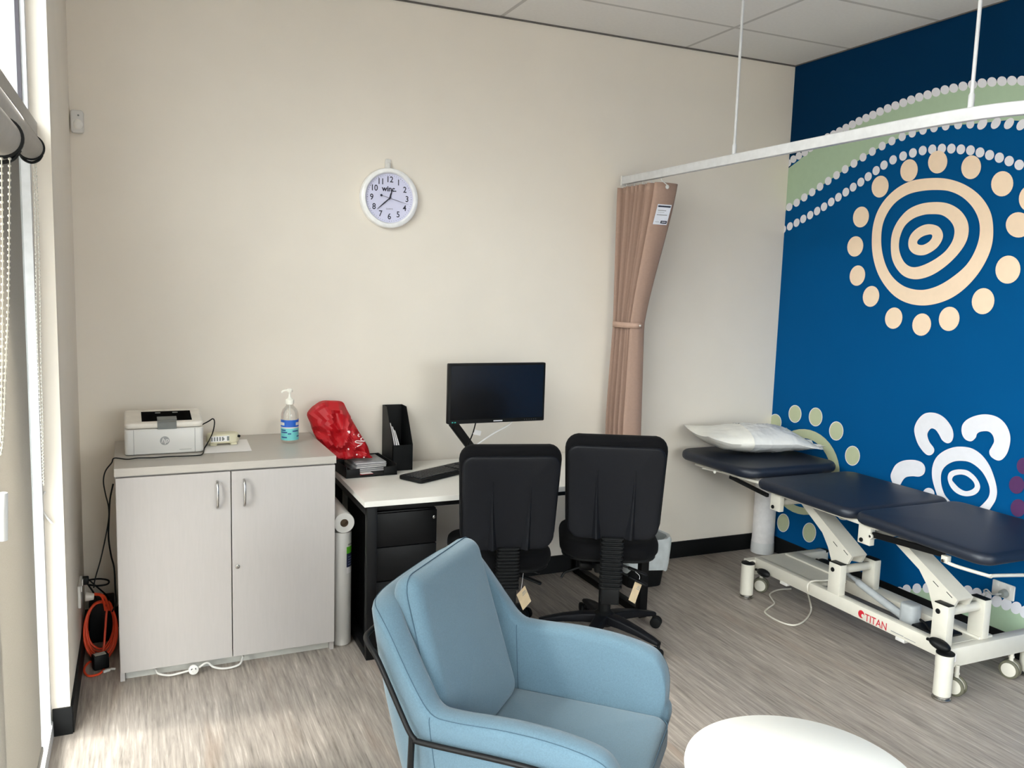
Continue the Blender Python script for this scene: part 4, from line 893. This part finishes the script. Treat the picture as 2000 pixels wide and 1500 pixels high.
# ================================================================== TREATMENT COUCH
t = thing('treatment_couch', 'cream steel treatment couch with navy padding beside the blue mural wall', 'couch', (3.35, -1.05, 0))
FX = 3.122; RZ1 = (onx(1577, 1142, FX).z+onx(1817, 1240, FX).z)/2; RZ0 = (onx(1505, 1127, FX).z+onx(1817, 1274, FX).z)/2
PY1 = (onx(1619, 1098, FX).y+onx(1642, 1104, FX).y)/2; PY2 = (onx(1824, 1178, FX).y+onx(1851, 1184, FX).y)/2; PZ1 = onx(1630, 1101, FX).z; PZ2 = onx(1837, 1181, FX).z
def add(name, mb, m, par=None, **k): return mb.build(name, m, par or t, world=True, **k)
legs = [(3.068, -0.715, 0.196), (3.09, -1.957, 0.202), (3.655, -0.66, 0.19), (3.675, -1.93, 0.196)]
for k, (x, y, h_) in enumerate(legs):
    b = MB(); b.lathe([(0.036, 0.022), (0.036, h_)], c=(x, y, 0), seg=32); lg = add('leg', b, CRMET)
    b = MB(); b.lathe([(0.030, h_-0.003), (0.037, h_), (0.037, h_+0.005), (0.034, h_+0.007)], c=(x, y, 0), seg=32); add('leg_cap', b, BLKP, lg)
    b = MB(); b.lathe([(0.036, 0.001), (0.038, 0.004), (0.038, 0.009), (0.036, 0.011), (0.031, 0.012), (0.031, 0.017), (0.036, 0.018), (0.036, 0.023)], c=(x, y, 0), seg=32); add('foot', b, CHROME, lg)
b = MB()
b.box((3.36, -0.685, 0.165), (0.56, 0.05, 0.085), 0.004); b.box((3.38, -1.925, 0.168), (0.56, 0.05, 0.085), 0.004)
b.box((FX+0.022, -1.31, (RZ0+RZ1)/2), (0.044, 1.22, RZ1-RZ0), 0.004); b.box((3.385, -1.31, (RZ0+RZ1)/2), (0.09, 1.22, RZ1-RZ0), 0.004)
b.box((3.26, -0.93, RZ1-0.012), (0.24, 0.46, 0.006)); b.box((3.26, -1.86, RZ1-0.012), (0.24, 0.10, 0.006))
base = add('base_frame', b, CRMET, angle=30)
b = MB(); M = Matrix(((0, 0, -1, FX-0.0006), (-1, 0, 0, 0), (0, 1, 0, 0), (0, 0, 0, 1)))
p0 = onx(1683, 1199, FX); p1 = onx(1732, 1221, FX)
b.lathe([(0.0, 0), (0.019, 0.0)], M=M@T(-p0.y-0.002, p0.z-0.002, 0.0), seg=24, cap=False)
b.mat(1); b.lathe([(0.0, 0.0003), (0.009, 0.0003)], M=M@T(-p0.y+0.008, p0.z-0.007, 0.0), seg=16, cap=False)
b.keepn = True; add('logo', b, [REDM, CRMET], base, smooth=False); b = MB(); b.text('TITAN', 0.050, M@T(-(p0.y+p1.y)/2+0.012, (p0.z+p1.z)/2-0.010, 0.0), sx=0.90, bold=0.0005)
b.mat(1); b.box((FX-0.001, p1.y-0.06, p1.z-0.016), (0.0008, 0.07, 0.004)); b.box((FX-0.001, p1.y-0.13, p1.z-0.018), (0.0008, 0.06, 0.003))
b.keepn = True; add('lettering', b, [REDM, GREYINK], base, smooth=False)
b = MB(); b.box((3.14, -1.9505, 0.168), (0.05, 0.001, 0.035)); add('sticker', b, PAPER, base, smooth=False)
for y in (-0.94, -1.70):
    b = MB(); b.box((FX+0.012, y, RZ0-0.005), (0.03, 0.05, 0.016), 0.002); add('clip', b, WPL, base)
# castors and pedals
CA = onz(1486, 1142, 0.0435); CB = onz(1866, 1339, 0.0435); CC = onz(1973, 1306, 0.0435); PD = onx(1491, 1119, FX-0.022)
for x, y, a in ((CA.x, CA.y, 0.62), (CB.x, CB.y, 0.28), (CC.x, CC.y, 0.28), (3.56, -0.70, 0.6)):
    b = MB(); b.cyl((x, y, 0.075), (x, y, 0.135), 0.010, seg=14); b.lathe([(0.013, 0.098), (0.013, 0.104)], c=(x, y, 0), seg=16); b.ell((x, y, 0.07), (0.016, 0.020, 0.016), nu=12, nv=8)
    cs = add('castor', b, CRMET)
    n = Vector((math.cos(a+PI), math.sin(a+PI), 0)); q = Vector((x, y, 0.0435))
    for s in (-1, 1):
        b = MB(); b.cyl(q+n*s*0.008, q+n*s*0.022, 0.0425, seg=32, bev=0.005); b.mat(1).cyl(q+n*s*0.0218, q+n*s*0.0232, 0.031, seg=28, bev=0.001); b.mat(1).cyl(q+n*s*0.003, q+n*s*0.0081, 0.036, seg=28); add('wheel', b, [RUBW, CRMET], cs)
for x, y, z, a, tl_ in ((PD.x, PD.y, PD.z, 0.2, 0.0), (3.085, -1.93, 0.232, 1.2, 0.25), (3.50, -1.80, 0.165, 1.0, 0.0), (3.56, -0.78, 0.165, 0.1, 0.0)):
    b = MB(); b.ell((x, y, z), (0.022 if y > -1 and x < 3.2 else 0.030, 0.046, 0.022), RZ(a*0.3)@RX(tl_)); b.box((x, y+0.045, z), (0.012, 0.04, 0.012), 0.003); add('brake_pedal', b, BLKP)
# posts, shafts, lifting arms
for x, y0, pz in ((FX+0.022, PY1, PZ1), (FX+0.022, PY2, PZ2), (3.372, PY1, PZ1), (3.372, PY2, PZ2)):
    b = MB(); b.box((x, y0, (RZ1+pz)/2-0.005), (0.042, 0.076, pz-RZ1+0.01), 0.003); ps = add('post', b, CRMET)
    b = MB(); b.box((x, y0, pz+0.002), (0.036, 0.070, 0.006), 0.002); add('post_cap', b, BLKP, ps)
    b = MB(); b.cyl((x-0.021, y0+0.01, pz-0.032), (x-0.026, y0+0.01, pz-0.032), 0.0115, seg=20, bev=0.002); add('bolt_cover', b, BLKP, ps)
for y, pz in ((PY1, PZ1), (PY2, PZ2)):
    b = MB(); b.cyl((FX+0.04, y, pz-0.034), (3.352, y, pz-0.034), 0.021, seg=24); add('pivot_tube', b, CRMET)
MY = Matrix(((0, 0, 1, 0), (1, 0, 0, 0), (0, 1, 0, 0), (0, 0, 0, 1)))
for k, pl in enumerate(([(1552, 966), (1566, 966), (1664, 1087), (1655, 1102), (1624, 1096), (1617, 1068), (1606, 1040)], [(1738, 1050), (1756, 1050), (1870, 1172), (1862, 1186), (1822, 1188), (1812, 1146), (1795, 1112)])):
    xx = FX+0.048; P2 = [onx(u, v, xx) for u, v in pl]; py_ = [(p.y, p.z) for p in P2]
    b = MB(); b.prism(py_, 0.014, T(xx, 0, 0)@MY); b.prism(py_, 0.014, T(xx+0.085, 0, 0)@MY)
    a_, c_ = P2[1], P2[2]; dirv = (c_-a_).normalized(); nr = Vector((0, -dirv.z, dirv.y)); nr = nr if nr.z > 0 else -nr
    b.prism([(a_.y, a_.z), (c_.y, c_.z), (c_.y-nr.y*0.01, c_.z-nr.z*0.01), (a_.y-nr.y*0.01, a_.z-nr.z*0.01)], 0.071, T(xx+0.014, 0, 0)@MY)
    b.mat(1); e_ = (P2[3]-P2[5]); 
    for f_ in (0.45, 0.80):
        q = P2[6].lerp(P2[2], f_); b.box((xx-0.0004, q.y, q.z-0.005), (0.001, 0.034, 0.003), M=RX(math.atan2(dirv.z, dirv.y)+PI))
    add('lifting_arm', b, [CRMET, BLKP], smooth=False)
# upper frame, brackets, struts
b = MB()
b.box((3.075, -1.21, 0.640), (0.03, 0.74, 0.020), 0.003); b.box((3.60, -1.21, 0.640), (0.03, 0.74, 0.020), 0.003)
b.box((3.075, -1.83, 0.644), (0.03, 0.50, 0.016), 0.003); b.box((3.60, -1.83, 0.644), (0.03, 0.50, 0.016), 0.003)
b.box((3.075, -0.48, 0.655), (0.03, 0.58, 0.014), 0.003, M=RX(-0.03)); b.box((3.60, -0.48, 0.655), (0.03, 0.58, 0.014), 0.003, M=RX(-0.03))
for y in (-0.90, -1.52): b.cyl((3.07, y, 0.590), (3.60, y, 0.590), 0.020, seg=24)
fr = add('upper_frame', b, CRMET)
for y in (-0.908, -1.51):
    for x in (3.070, 3.605):
        b = MB(); b.box((x, y, 0.592), (0.030, 0.072, 0.088), 0.003); b.mat(1).cyl((x-0.015, y+0.012, 0.566), (x-0.022, y+0.012, 0.566), 0.010, seg=18, bev=0.002); add('bracket', b, [CRMET, BLKP], fr)
b = MB(); b.cyl((3.055, -1.553, 0.598), (3.045, -1.553, 0.598), 0.013, seg=18, bev=0.002); b.mat(1).cyl((3.045, -1.553, 0.598), (3.044, -1.553, 0.598), 0.006, seg=12); add('hinge', b, [CRMET, CHROME], fr)
q = [onx(1705, 1044, 3.065), onx(1846, 1083, 3.065)]; b = MB(); b.rbox((q[0]+q[1])/2, (0.02, (q[1]-q[0]).length, 0.026), 0.006, 0.004, RX(math.atan2((q[1]-q[0]).z, (q[1]-q[0]).y)+PI)); add('strut', b, BLKM, fr); b = MB()
q = [onx(1426, 931, 3.065), onx(1500, 968, 3.065)]; b.rbox((q[0]+q[1])/2, (0.02, (q[1]-q[0]).length, 0.020), 0.006, 0.004, RX(math.atan2((q[1]-q[0]).z, (q[1]-q[0]).y)+PI))
add('strut', b, BLKM, fr)
b = MB(); hp = [Vector((3.05, -1.94, 0.606)), Vector((3.062, -1.99, 0.598)), ony(1925, 1123, -2.11), ony(1936, 1126, -2.13), ony(1948, 1124, -2.13), Vector((3.58, -2.13, 0.552)), Vector((3.62, -2.11, 0.556)), Vector((3.62, -1.94, 0.606))]
b.tube(hp, 0.0075, 10, n=4); b.box((3.055, -1.945, 0.615), (0.026, 0.03, 0.03), 0.003); b.mat(1).cyl((3.041, -1.945, 0.610), (3.034, -1.945, 0.610), 0.007, seg=14); add('paper_holder', b, [CRMET, CHROME], fr)
b = MB(); b.tube([onx(1372, 915, 3.03), onx(1382, 917, 3.04), onx(1396, 920, 3.05), onx(1410, 922, 3.06)], 0.004, 8); b.cyl(onx(1396, 922, 3.03), onx(1396, 922, 3.07), 0.008, seg=14); add('release_lever', b, CRMET, fr)
# padding
PX, PWd = 3.345, 0.690
b = MB(); b.rbox((PX, -0.405, 0.700), (PWd, 0.68, 0.058), 0.11, 0.026, RX(-0.015), fill=True, crown=0.006, seg=5); add('head_pad', b, NAVY)
b = MB(); b.rbox((PX, -1.128, 0.676), (PWd, 0.675, 0.052), 0.07, 0.024, fill=True, crown=0.006, seg=5); add('seat_pad', b, NAVY)
b = MB(); b.rbox((PX, -1.818, 0.676), (PWd, 0.69, 0.052), 0.07, 0.024, fill=True, crown=0.006, seg=5); add('foot_pad', b, NAVY)
# actuator
b = MB(); b.cyl((3.25, -1.60, 0.205), (3.27, -1.30, 0.265), 0.020, 0.017, 20); b.cyl((3.27, -1.36, 0.25), (3.28, -1.22, 0.28), 0.010, seg=14)
b.rbox((3.245, -1.64, 0.235), (0.075, 0.085, 0.10), 0.03, 0.012); add('actuator', b, mat('actuator_grey', (168, 172, 174), 0.4))
b = MB(); b.rbox((3.25, -1.78, 0.205), (0.14, 0.16, 0.03), 0.01, 0.006); b.tube([(3.24, -1.70, 0.23), (3.22, -1.75, 0.23), (3.20, -1.79, 0.222), (3.21, -1.84, 0.21)], 0.006, 8); add('control_box', b, BLKP)
CY = onx(1580, 1145, FX).y; b = MB(); b.tube([Vector((3.26, CY-0.02, RZ1+0.004)), Vector((3.20, CY-0.01, RZ1+0.004)), Vector((3.145, CY, RZ1+0.005)), Vector((FX-0.006, CY, RZ1-0.006)), Vector((FX-0.007, CY, RZ0+0.02)), onz(1583, 1180, 0.045), onz(1584, 1193, 0.010), onz(1577, 1206, 0.006), onz(1566, 1216, 0.006), onz(1550, 1221, 0.006), onz(1530, 1217, 0.006), onz(1510, 1208, 0.006), onz(1495, 1197, 0.006), onz(1497, 1190, 0.006), onz(1512, 1179, 0.006), onz(1508, 1170, 0.006), onz(1504, 1160, 0.006), onz(1520, 1152, 0.006), onz(1545, 1150, 0.006)], 0.0045, 8); add('power_cable', b, mat('pale_cable', (212, 208, 196), 0.5))

# pillow lying on the head pad
t = thing('pillow', 'white pillow half wrapped in clear plastic on the head of the treatment couch', 'pillow', (3.36, -0.335, 0.735), math.radians(-16))
def pill(u, v, s, k=1.0):
    L, Wd, Hh = 0.36*k, 0.21*k, 0.078*k
    f = (max(0, 1-abs(u)**2.2)**0.62)*(max(0, 1-abs(v)**2.2)**0.62)
    pin = 1-0.07*(1-abs(u))*abs(v) 
    x = u*L*(1-0.05*(1-v*v)*0+0.0); x = u*L*(1-0.06*(1-abs(v))**0*(1-abs(v)**2)*abs(u)**3*-1*0); y = v*Wd*(1-0.10*(1-u*u)*-0.4)
    w = noise.noise(Vector((u*5, v*5+7, s)))*0.006*f**0.3
    z = 0.086+s*Hh*f*(1.0 if s > 0 else 0.95)+w+0.020*(abs(u)**4)*(abs(v)**2)
    if s < 0: z = max(z, 0.003+0.02*max(abs(u), abs(v))**6)
    if u < -0.6: z += (-u-0.6)*0.06
    if u > 0.5: z -= (u-0.5)*0.10*(1 if s > 0 else 0.55)
    return Vector((x, y, z))
def pgrid(mb, u0, u1, k=1.0, nu=44, nv=28, wr=0.0):
    g = {}
    for s in (1, -1):
        for i in range(nu+1):
            for j in range(nv+1):
                u = u0+(u1-u0)*i/nu; v = -1+2*j/nv
                p = pill(u, v, s, 1.0)
                if wr:
                    c = Vector((p.x, 0, 0.085)); d_ = Vector((0, p.y, p.z-0.085))
                    q = noise.noise(Vector((u*22+v*6, v*5, 2.0)))+0.6*noise.noise(Vector((u*40, v*12, 5.0)))
                    d_ = d_*(1.02)+d_.normalized()*max(0, q)*wr if d_.length > 1e-4 else d_
                    p = c+d_
                g[s, i, j] = mb.bm.verts.new(p)
    for s in (1, -1):
        for i in range(nu):
            for j in range(nv):
                q = [g[s, i, j], g[s, i+1, j], g[s, i+1, j+1], g[s, i, j+1]]; mb._f(q if s > 0 else q[::-1])
    return mb
b = MB(); pgrid(b, -1, 1); bmesh.ops.remove_doubles(b.bm, verts=b.bm.verts, dist=0.0008); b.build('pillow_body', PILLOW, t, angle=70)
b = MB(); pgrid(b, -0.22, 1.02, wr=0.007, nu=60, nv=40)
for (yy, zz, w_) in ((-0.10, 0.05, 0.07), (0.02, 0.055, 0.08), (0.11, 0.05, 0.06)): b.loft([[Vector((0.34, yy-w_/2, zz)), Vector((0.34, yy+w_/2, zz+0.004)), Vector((0.34, yy, zz+0.02))], [Vector((0.395, yy-w_/3, zz-0.012)), Vector((0.40, yy+w_/3, zz-0.01)), Vector((0.39, yy, zz+0.014))]])
b.build('plastic_wrap', FILM, t, angle=50)
t = thing('paper_roll', 'tall white roll standing in the corner behind the treatment couch head', 'roll', (3.706, -0.092, 0))
b = MB(); b.lathe([(0.068, 0.001), (0.074, 0.006), (0.073, 0.05), (0.070, 0.12), (0.069, 0.55), (0.066, 0.556), (0.022, 0.556), (0.022, 0.5)], seg=44); b.build('roll_body', mat('roll_white', (226, 222, 220), 0.45), t)
b = MB(); b.lathe([(0.0745, 0.004), (0.0752, 0.03), (0.0735, 0.075), (0.0728, 0.075), (0.0742, 0.03), (0.0735, 0.004)], seg=44, cap=False); b.build('plastic_wrap', FILM, t)

# ================================================================== CURTAIN RAIL AND CURTAIN
ZR = 2.275
rp = [(2.552, -0.065), (2.545, -0.43), (2.530, -1.00), (2.518, -1.55), (2.508, -2.00), (2.515, -2.22), (2.548, -2.40), (2.63, -2.53), (2.76, -2.61), (2.95, -2.645), (3.35, -2.65), (3.785, -2.65)]
t = thing('curtain_rail', 'white ceiling-hung curtain rail curving around the treatment couch', 'curtain rail', (2.54, -0.065, ZR))
b = MB(); P = sm([(x, y, 0) for x, y in rp], 8); rings = []
for i, p in enumerate(P):
    d_ = (P[min(i+1, len(P)-1)]-P[max(i-1, 0)]).normalized(); n = Vector((-d_.y, d_.x, 0))
    rings.append([p+n*x+Vector((0, 0, ZR+z)) for x, z in ((-0.013, 0.002), (0.013, 0.002), (0.015, 0.005), (0.015, 0.041), (0.012, 0.044), (-0.012, 0.044), (-0.015, 0.041), (-0.015, 0.005))])
b.loft(rings); b.build('track', WHITEAL, t, world=True)
b = MB(); b.box((2.552, -0.062, ZR+0.022), (0.038, 0.012, 0.056), 0.002); b.build('end_cap', WPL, t, world=True)
for u, v, u2, v2 in ((1453, 303, 1470, 0), (1898, 213, 1914, 0)):
    p = onz(u, v, ZR+0.045)
    q = min(P, key=lambda a: (a.x-p.x)**2+(a.y-p.y)**2); x, y = q.x, q.y
    b = MB(); b.cyl((x, y, ZR+0.075), (x, y, H-0.002), 0.0062, seg=16); b.lathe([(0.010, ZR+0.044), (0.010, ZR+0.085), (0.0065, ZR+0.092)], c=(x, y, 0), seg=20); b.build('drop_rod', WHITEAL, t, world=True)
# curtain: one accordion-folded cloth
t = thing('curtain', 'tan curtain bunched and tied at the wall end of the ceiling rail', 'curtain', (2.55, -0.25, 0.35))
NF = 8
def plan(z):
    # along the rail (y), half amplitude across (x)
    zt, zm, zb_ = ZR-0.022, 1.485, 0.33
    if z >= zm: k = (z-zm)/(zt-zm); k = k*k*(3-2*k)*0.35+k*0.65; y1 = -0.255-0.185*k; amp = 0.040+0.012*k; flap = 0.055+0.040*k
    else: k = (zm-z)/(zm-zb_); y1 = -0.255-0.03*k; amp = 0.040+0.022*min(1, k*2.2); flap = 0.055+0.005*k
    y0 = -0.085
    x0 = 2.548; pts = []
    for i in range(NF*2+1):
        f = i/(NF*2); pts.append(Vector((x0+amp*(1 if i % 2 else -1)*(0.8+0.2*math.sin(i*1.7+z)), y0+(y1-y0)*f, z)))
    pts.append(Vector((x0+flap*0.2, y1-0.018, z))); pts.append(Vector((x0+flap, y1-0.006, z))); pts.append(Vector((x0+flap*1.25, y1+0.01, z)))
    return sm(pts, 4)
zs = [ZR-0.022-(ZR-0.022-0.33)*k/46 for k in range(47)]
b = MB(); rings = [plan(z) for z in zs]; V = [[b.bm.verts.new(p) for p in r] for r in rings]
for i in range(len(V)-1):
    for j in range(len(V[0])-1): b._f((V[i][j], V[i][j+1], V[i+1][j+1], V[i+1][j]))
b.keepn = True; cl = b.build('cloth', TAN, t, world=True, solid=0.002, angle=80)
b = MB(); ring0 = [(2.548+0.066*math.cos(a)+0.004, -0.17+0.116*math.sin(a)) for a in (2*PI*k/28 for k in range(28))]
b.loft([[Vector((x, y, z)) for x, y in ring0] for z in (1.470, 1.500)], False, False); b.build('tie_band', mat('tan_tie', (176, 146, 130), 0.7), t, world=True, solid=0.003)
b = MB(); b.ell((2.562, -0.291, 1.485), (0.006, 0.004, 0.006), nu=10, nv=6); b.build('tie_button', WPL, t, world=True)
for k in range(5):
    y = -0.10-0.085*k if k < 4 else -0.455
    b = MB(); xx = 2.548 if k < 4 else 2.578
    b.tube([(2.547, y, ZR-0.001), (2.547, y-0.004, ZR-0.014), (xx, y-0.006, ZR-0.034), (xx, y, ZR-0.040)], 0.0025, 6)
    if k == 4: b.cyl((xx, y-0.008, ZR-0.045), (xx, y-0.012, ZR-0.045), 0.011, seg=20, bev=0.001)
    b.build('curtain_hook', WPL, t, world=True)
# label stitched on the outer fold
clm = cl.data; me_v = [RM[t.name]@v.co for v in clm.vertices]; bv = BVHTree.FromPolygons(me_v, [tuple(p.vertices) for p in clm.polygons])
lz0, lz1 = 2.035, 2.140
b = MB()
yl = plan(2.09); yy = min(p.y for p in yl)-0.006
def lp(f, g): return Vector((2.530+0.088*f+0.010*g, plan(lz0+(lz1-lz0)*g)[-9].y-0.006, lz0+(lz1-lz0)*g))
def lq(f0, f1, g0, g1, off): 
    o_ = Vector((0, -off, 0)); b._f([b.bm.verts.new(lp(f, g)+o_) for f, g in ((f0, g0), (f1, g0), (f1, g1), (f0, g1))])
lq(0, 1, 0, 1, 0.0); b.mat(1); lq(0.05, 0.95, 0.86, 0.94, 0.0008); lq(0.50, 0.95, 0.06, 0.20, 0.0008)
b.mat(2); lq(0.1, 0.7, 0.68, 0.715, 0.0008); lq(0.1, 0.85, 0.46, 0.50, 0.0008); lq(0.1, 0.4, 0.12, 0.14, 0.0008); lq(0.1, 0.6, 0.60, 0.615, 0.0008)
b.mat(0); lq(0.58, 0.88, 0.115, 0.145, 0.0012)
b.keepn = True; b.build('care_label', [mat('label_paper', (228, 230, 238), 0.5), mat('label_black', (36, 40, 56), 0.6), GREYINK], t, world=True, smooth=False)

# ================================================================== LIGHT AND RENDER SETTINGS
W_ = D.worlds.new('daylight'); bpy.context.scene.world = W_; W_.use_nodes = True; nt = W_.node_tree
bg = nt.nodes['Background']; bg.inputs['Strength'].default_value = 18.0
tcw = N(nt, 'ShaderNodeTexCoord'); spw = N(nt, 'ShaderNodeSeparateXYZ'); nt.links.new(tcw.outputs['Generated'], spw.inputs[0])
rw = N(nt, 'ShaderNodeValToRGB'); ew = rw.color_ramp.elements
ew[0].position = 0.50; ew[0].color = (0.10, 0.095, 0.085, 1); ew[1].position = 0.63; ew[1].color = (0.95, 0.98, 1.0, 1)
mw_ = N(nt, 'ShaderNodeMapRange'); mw_.inputs[1].default_value = -1; mw_.inputs[2].default_value = 1
nt.links.new(spw.outputs[2], mw_.inputs[0]); nt.links.new(mw_.outputs[0], rw.inputs[0]); nt.links.new(rw.outputs[0], bg.inputs['Color'])
def area(name, loc, rot, sx, sy, power, color):
    l = D.lights.new(name, 'AREA'); l.shape = 'RECTANGLE'; l.size = sx; l.size_y = sy; l.energy = power; l.color = color
    o = D.objects.new(name, l); COL.objects.link(o); o.location = loc; o.rotation_euler = rot; return o
# daylight arriving through the glazing of the left side
area('daylight_window', (-0.75, -3.9, 1.25), (0, -PI/2+0.3, 0), 2.2, 1.95, 70, (0.99, 0.99, 1.0)).data.spread = math.radians(140)
area('daylight_blinds', (-0.75, -2.20, 1.25), (0, -PI/2+0.35, -0.42), 2.2, 1.1, 210, (1.0, 0.94, 0.85))
area('rear_fill', (1.85, Y0-0.35, 1.6), (PI/2, 0, 0), 2.8, 1.5, 40, (1.0, 0.99, 0.98))  # added fill lamp behind the camera, brightens the cream wall
pt = area('sky_portal', (XW-0.05, -2.94, (ZT1+H)/2), (0, -PI/2, 0), H-ZT1, 3.9, 1, (1, 1, 1)); pt.data.cycles.is_portal = True
sl = D.lights.new('sun', 'SUN'); sl.energy = 5.0; sl.angle = 0.12; sl.color = (1.0, 0.95, 0.88)
so = D.objects.new('sun', sl); COL.objects.link(so); so.rotation_euler = (0, -math.radians(40), math.radians(-6))
b = MB(); b.box((XW-0.06-0.36, -3.0, 2.17), (0.72, 5.0, 0.03)); struct(b.build('added_sunshade', WHITEAL, smooth=False))  # unseen slab added outside to keep the sun off the upper blinds
sc = bpy.context.scene
sc.view_settings.view_transform = 'Standard'; sc.view_settings.look = 'None'; sc.view_settings.gamma = 1.0; sc.view_settings.use_curve_mapping = False
sc.view_settings.exposure = -0.20
sc.cycles.max_bounces = 10; sc.cycles.diffuse_bounces = 6; sc.cycles.transparent_max_bounces = 12
sc.cycles.use_denoising = True; sc.cycles.sample_clamp_indirect = 6.0; sc.cycles.caustics_reflective = False; sc.cycles.caustics_refractive = False
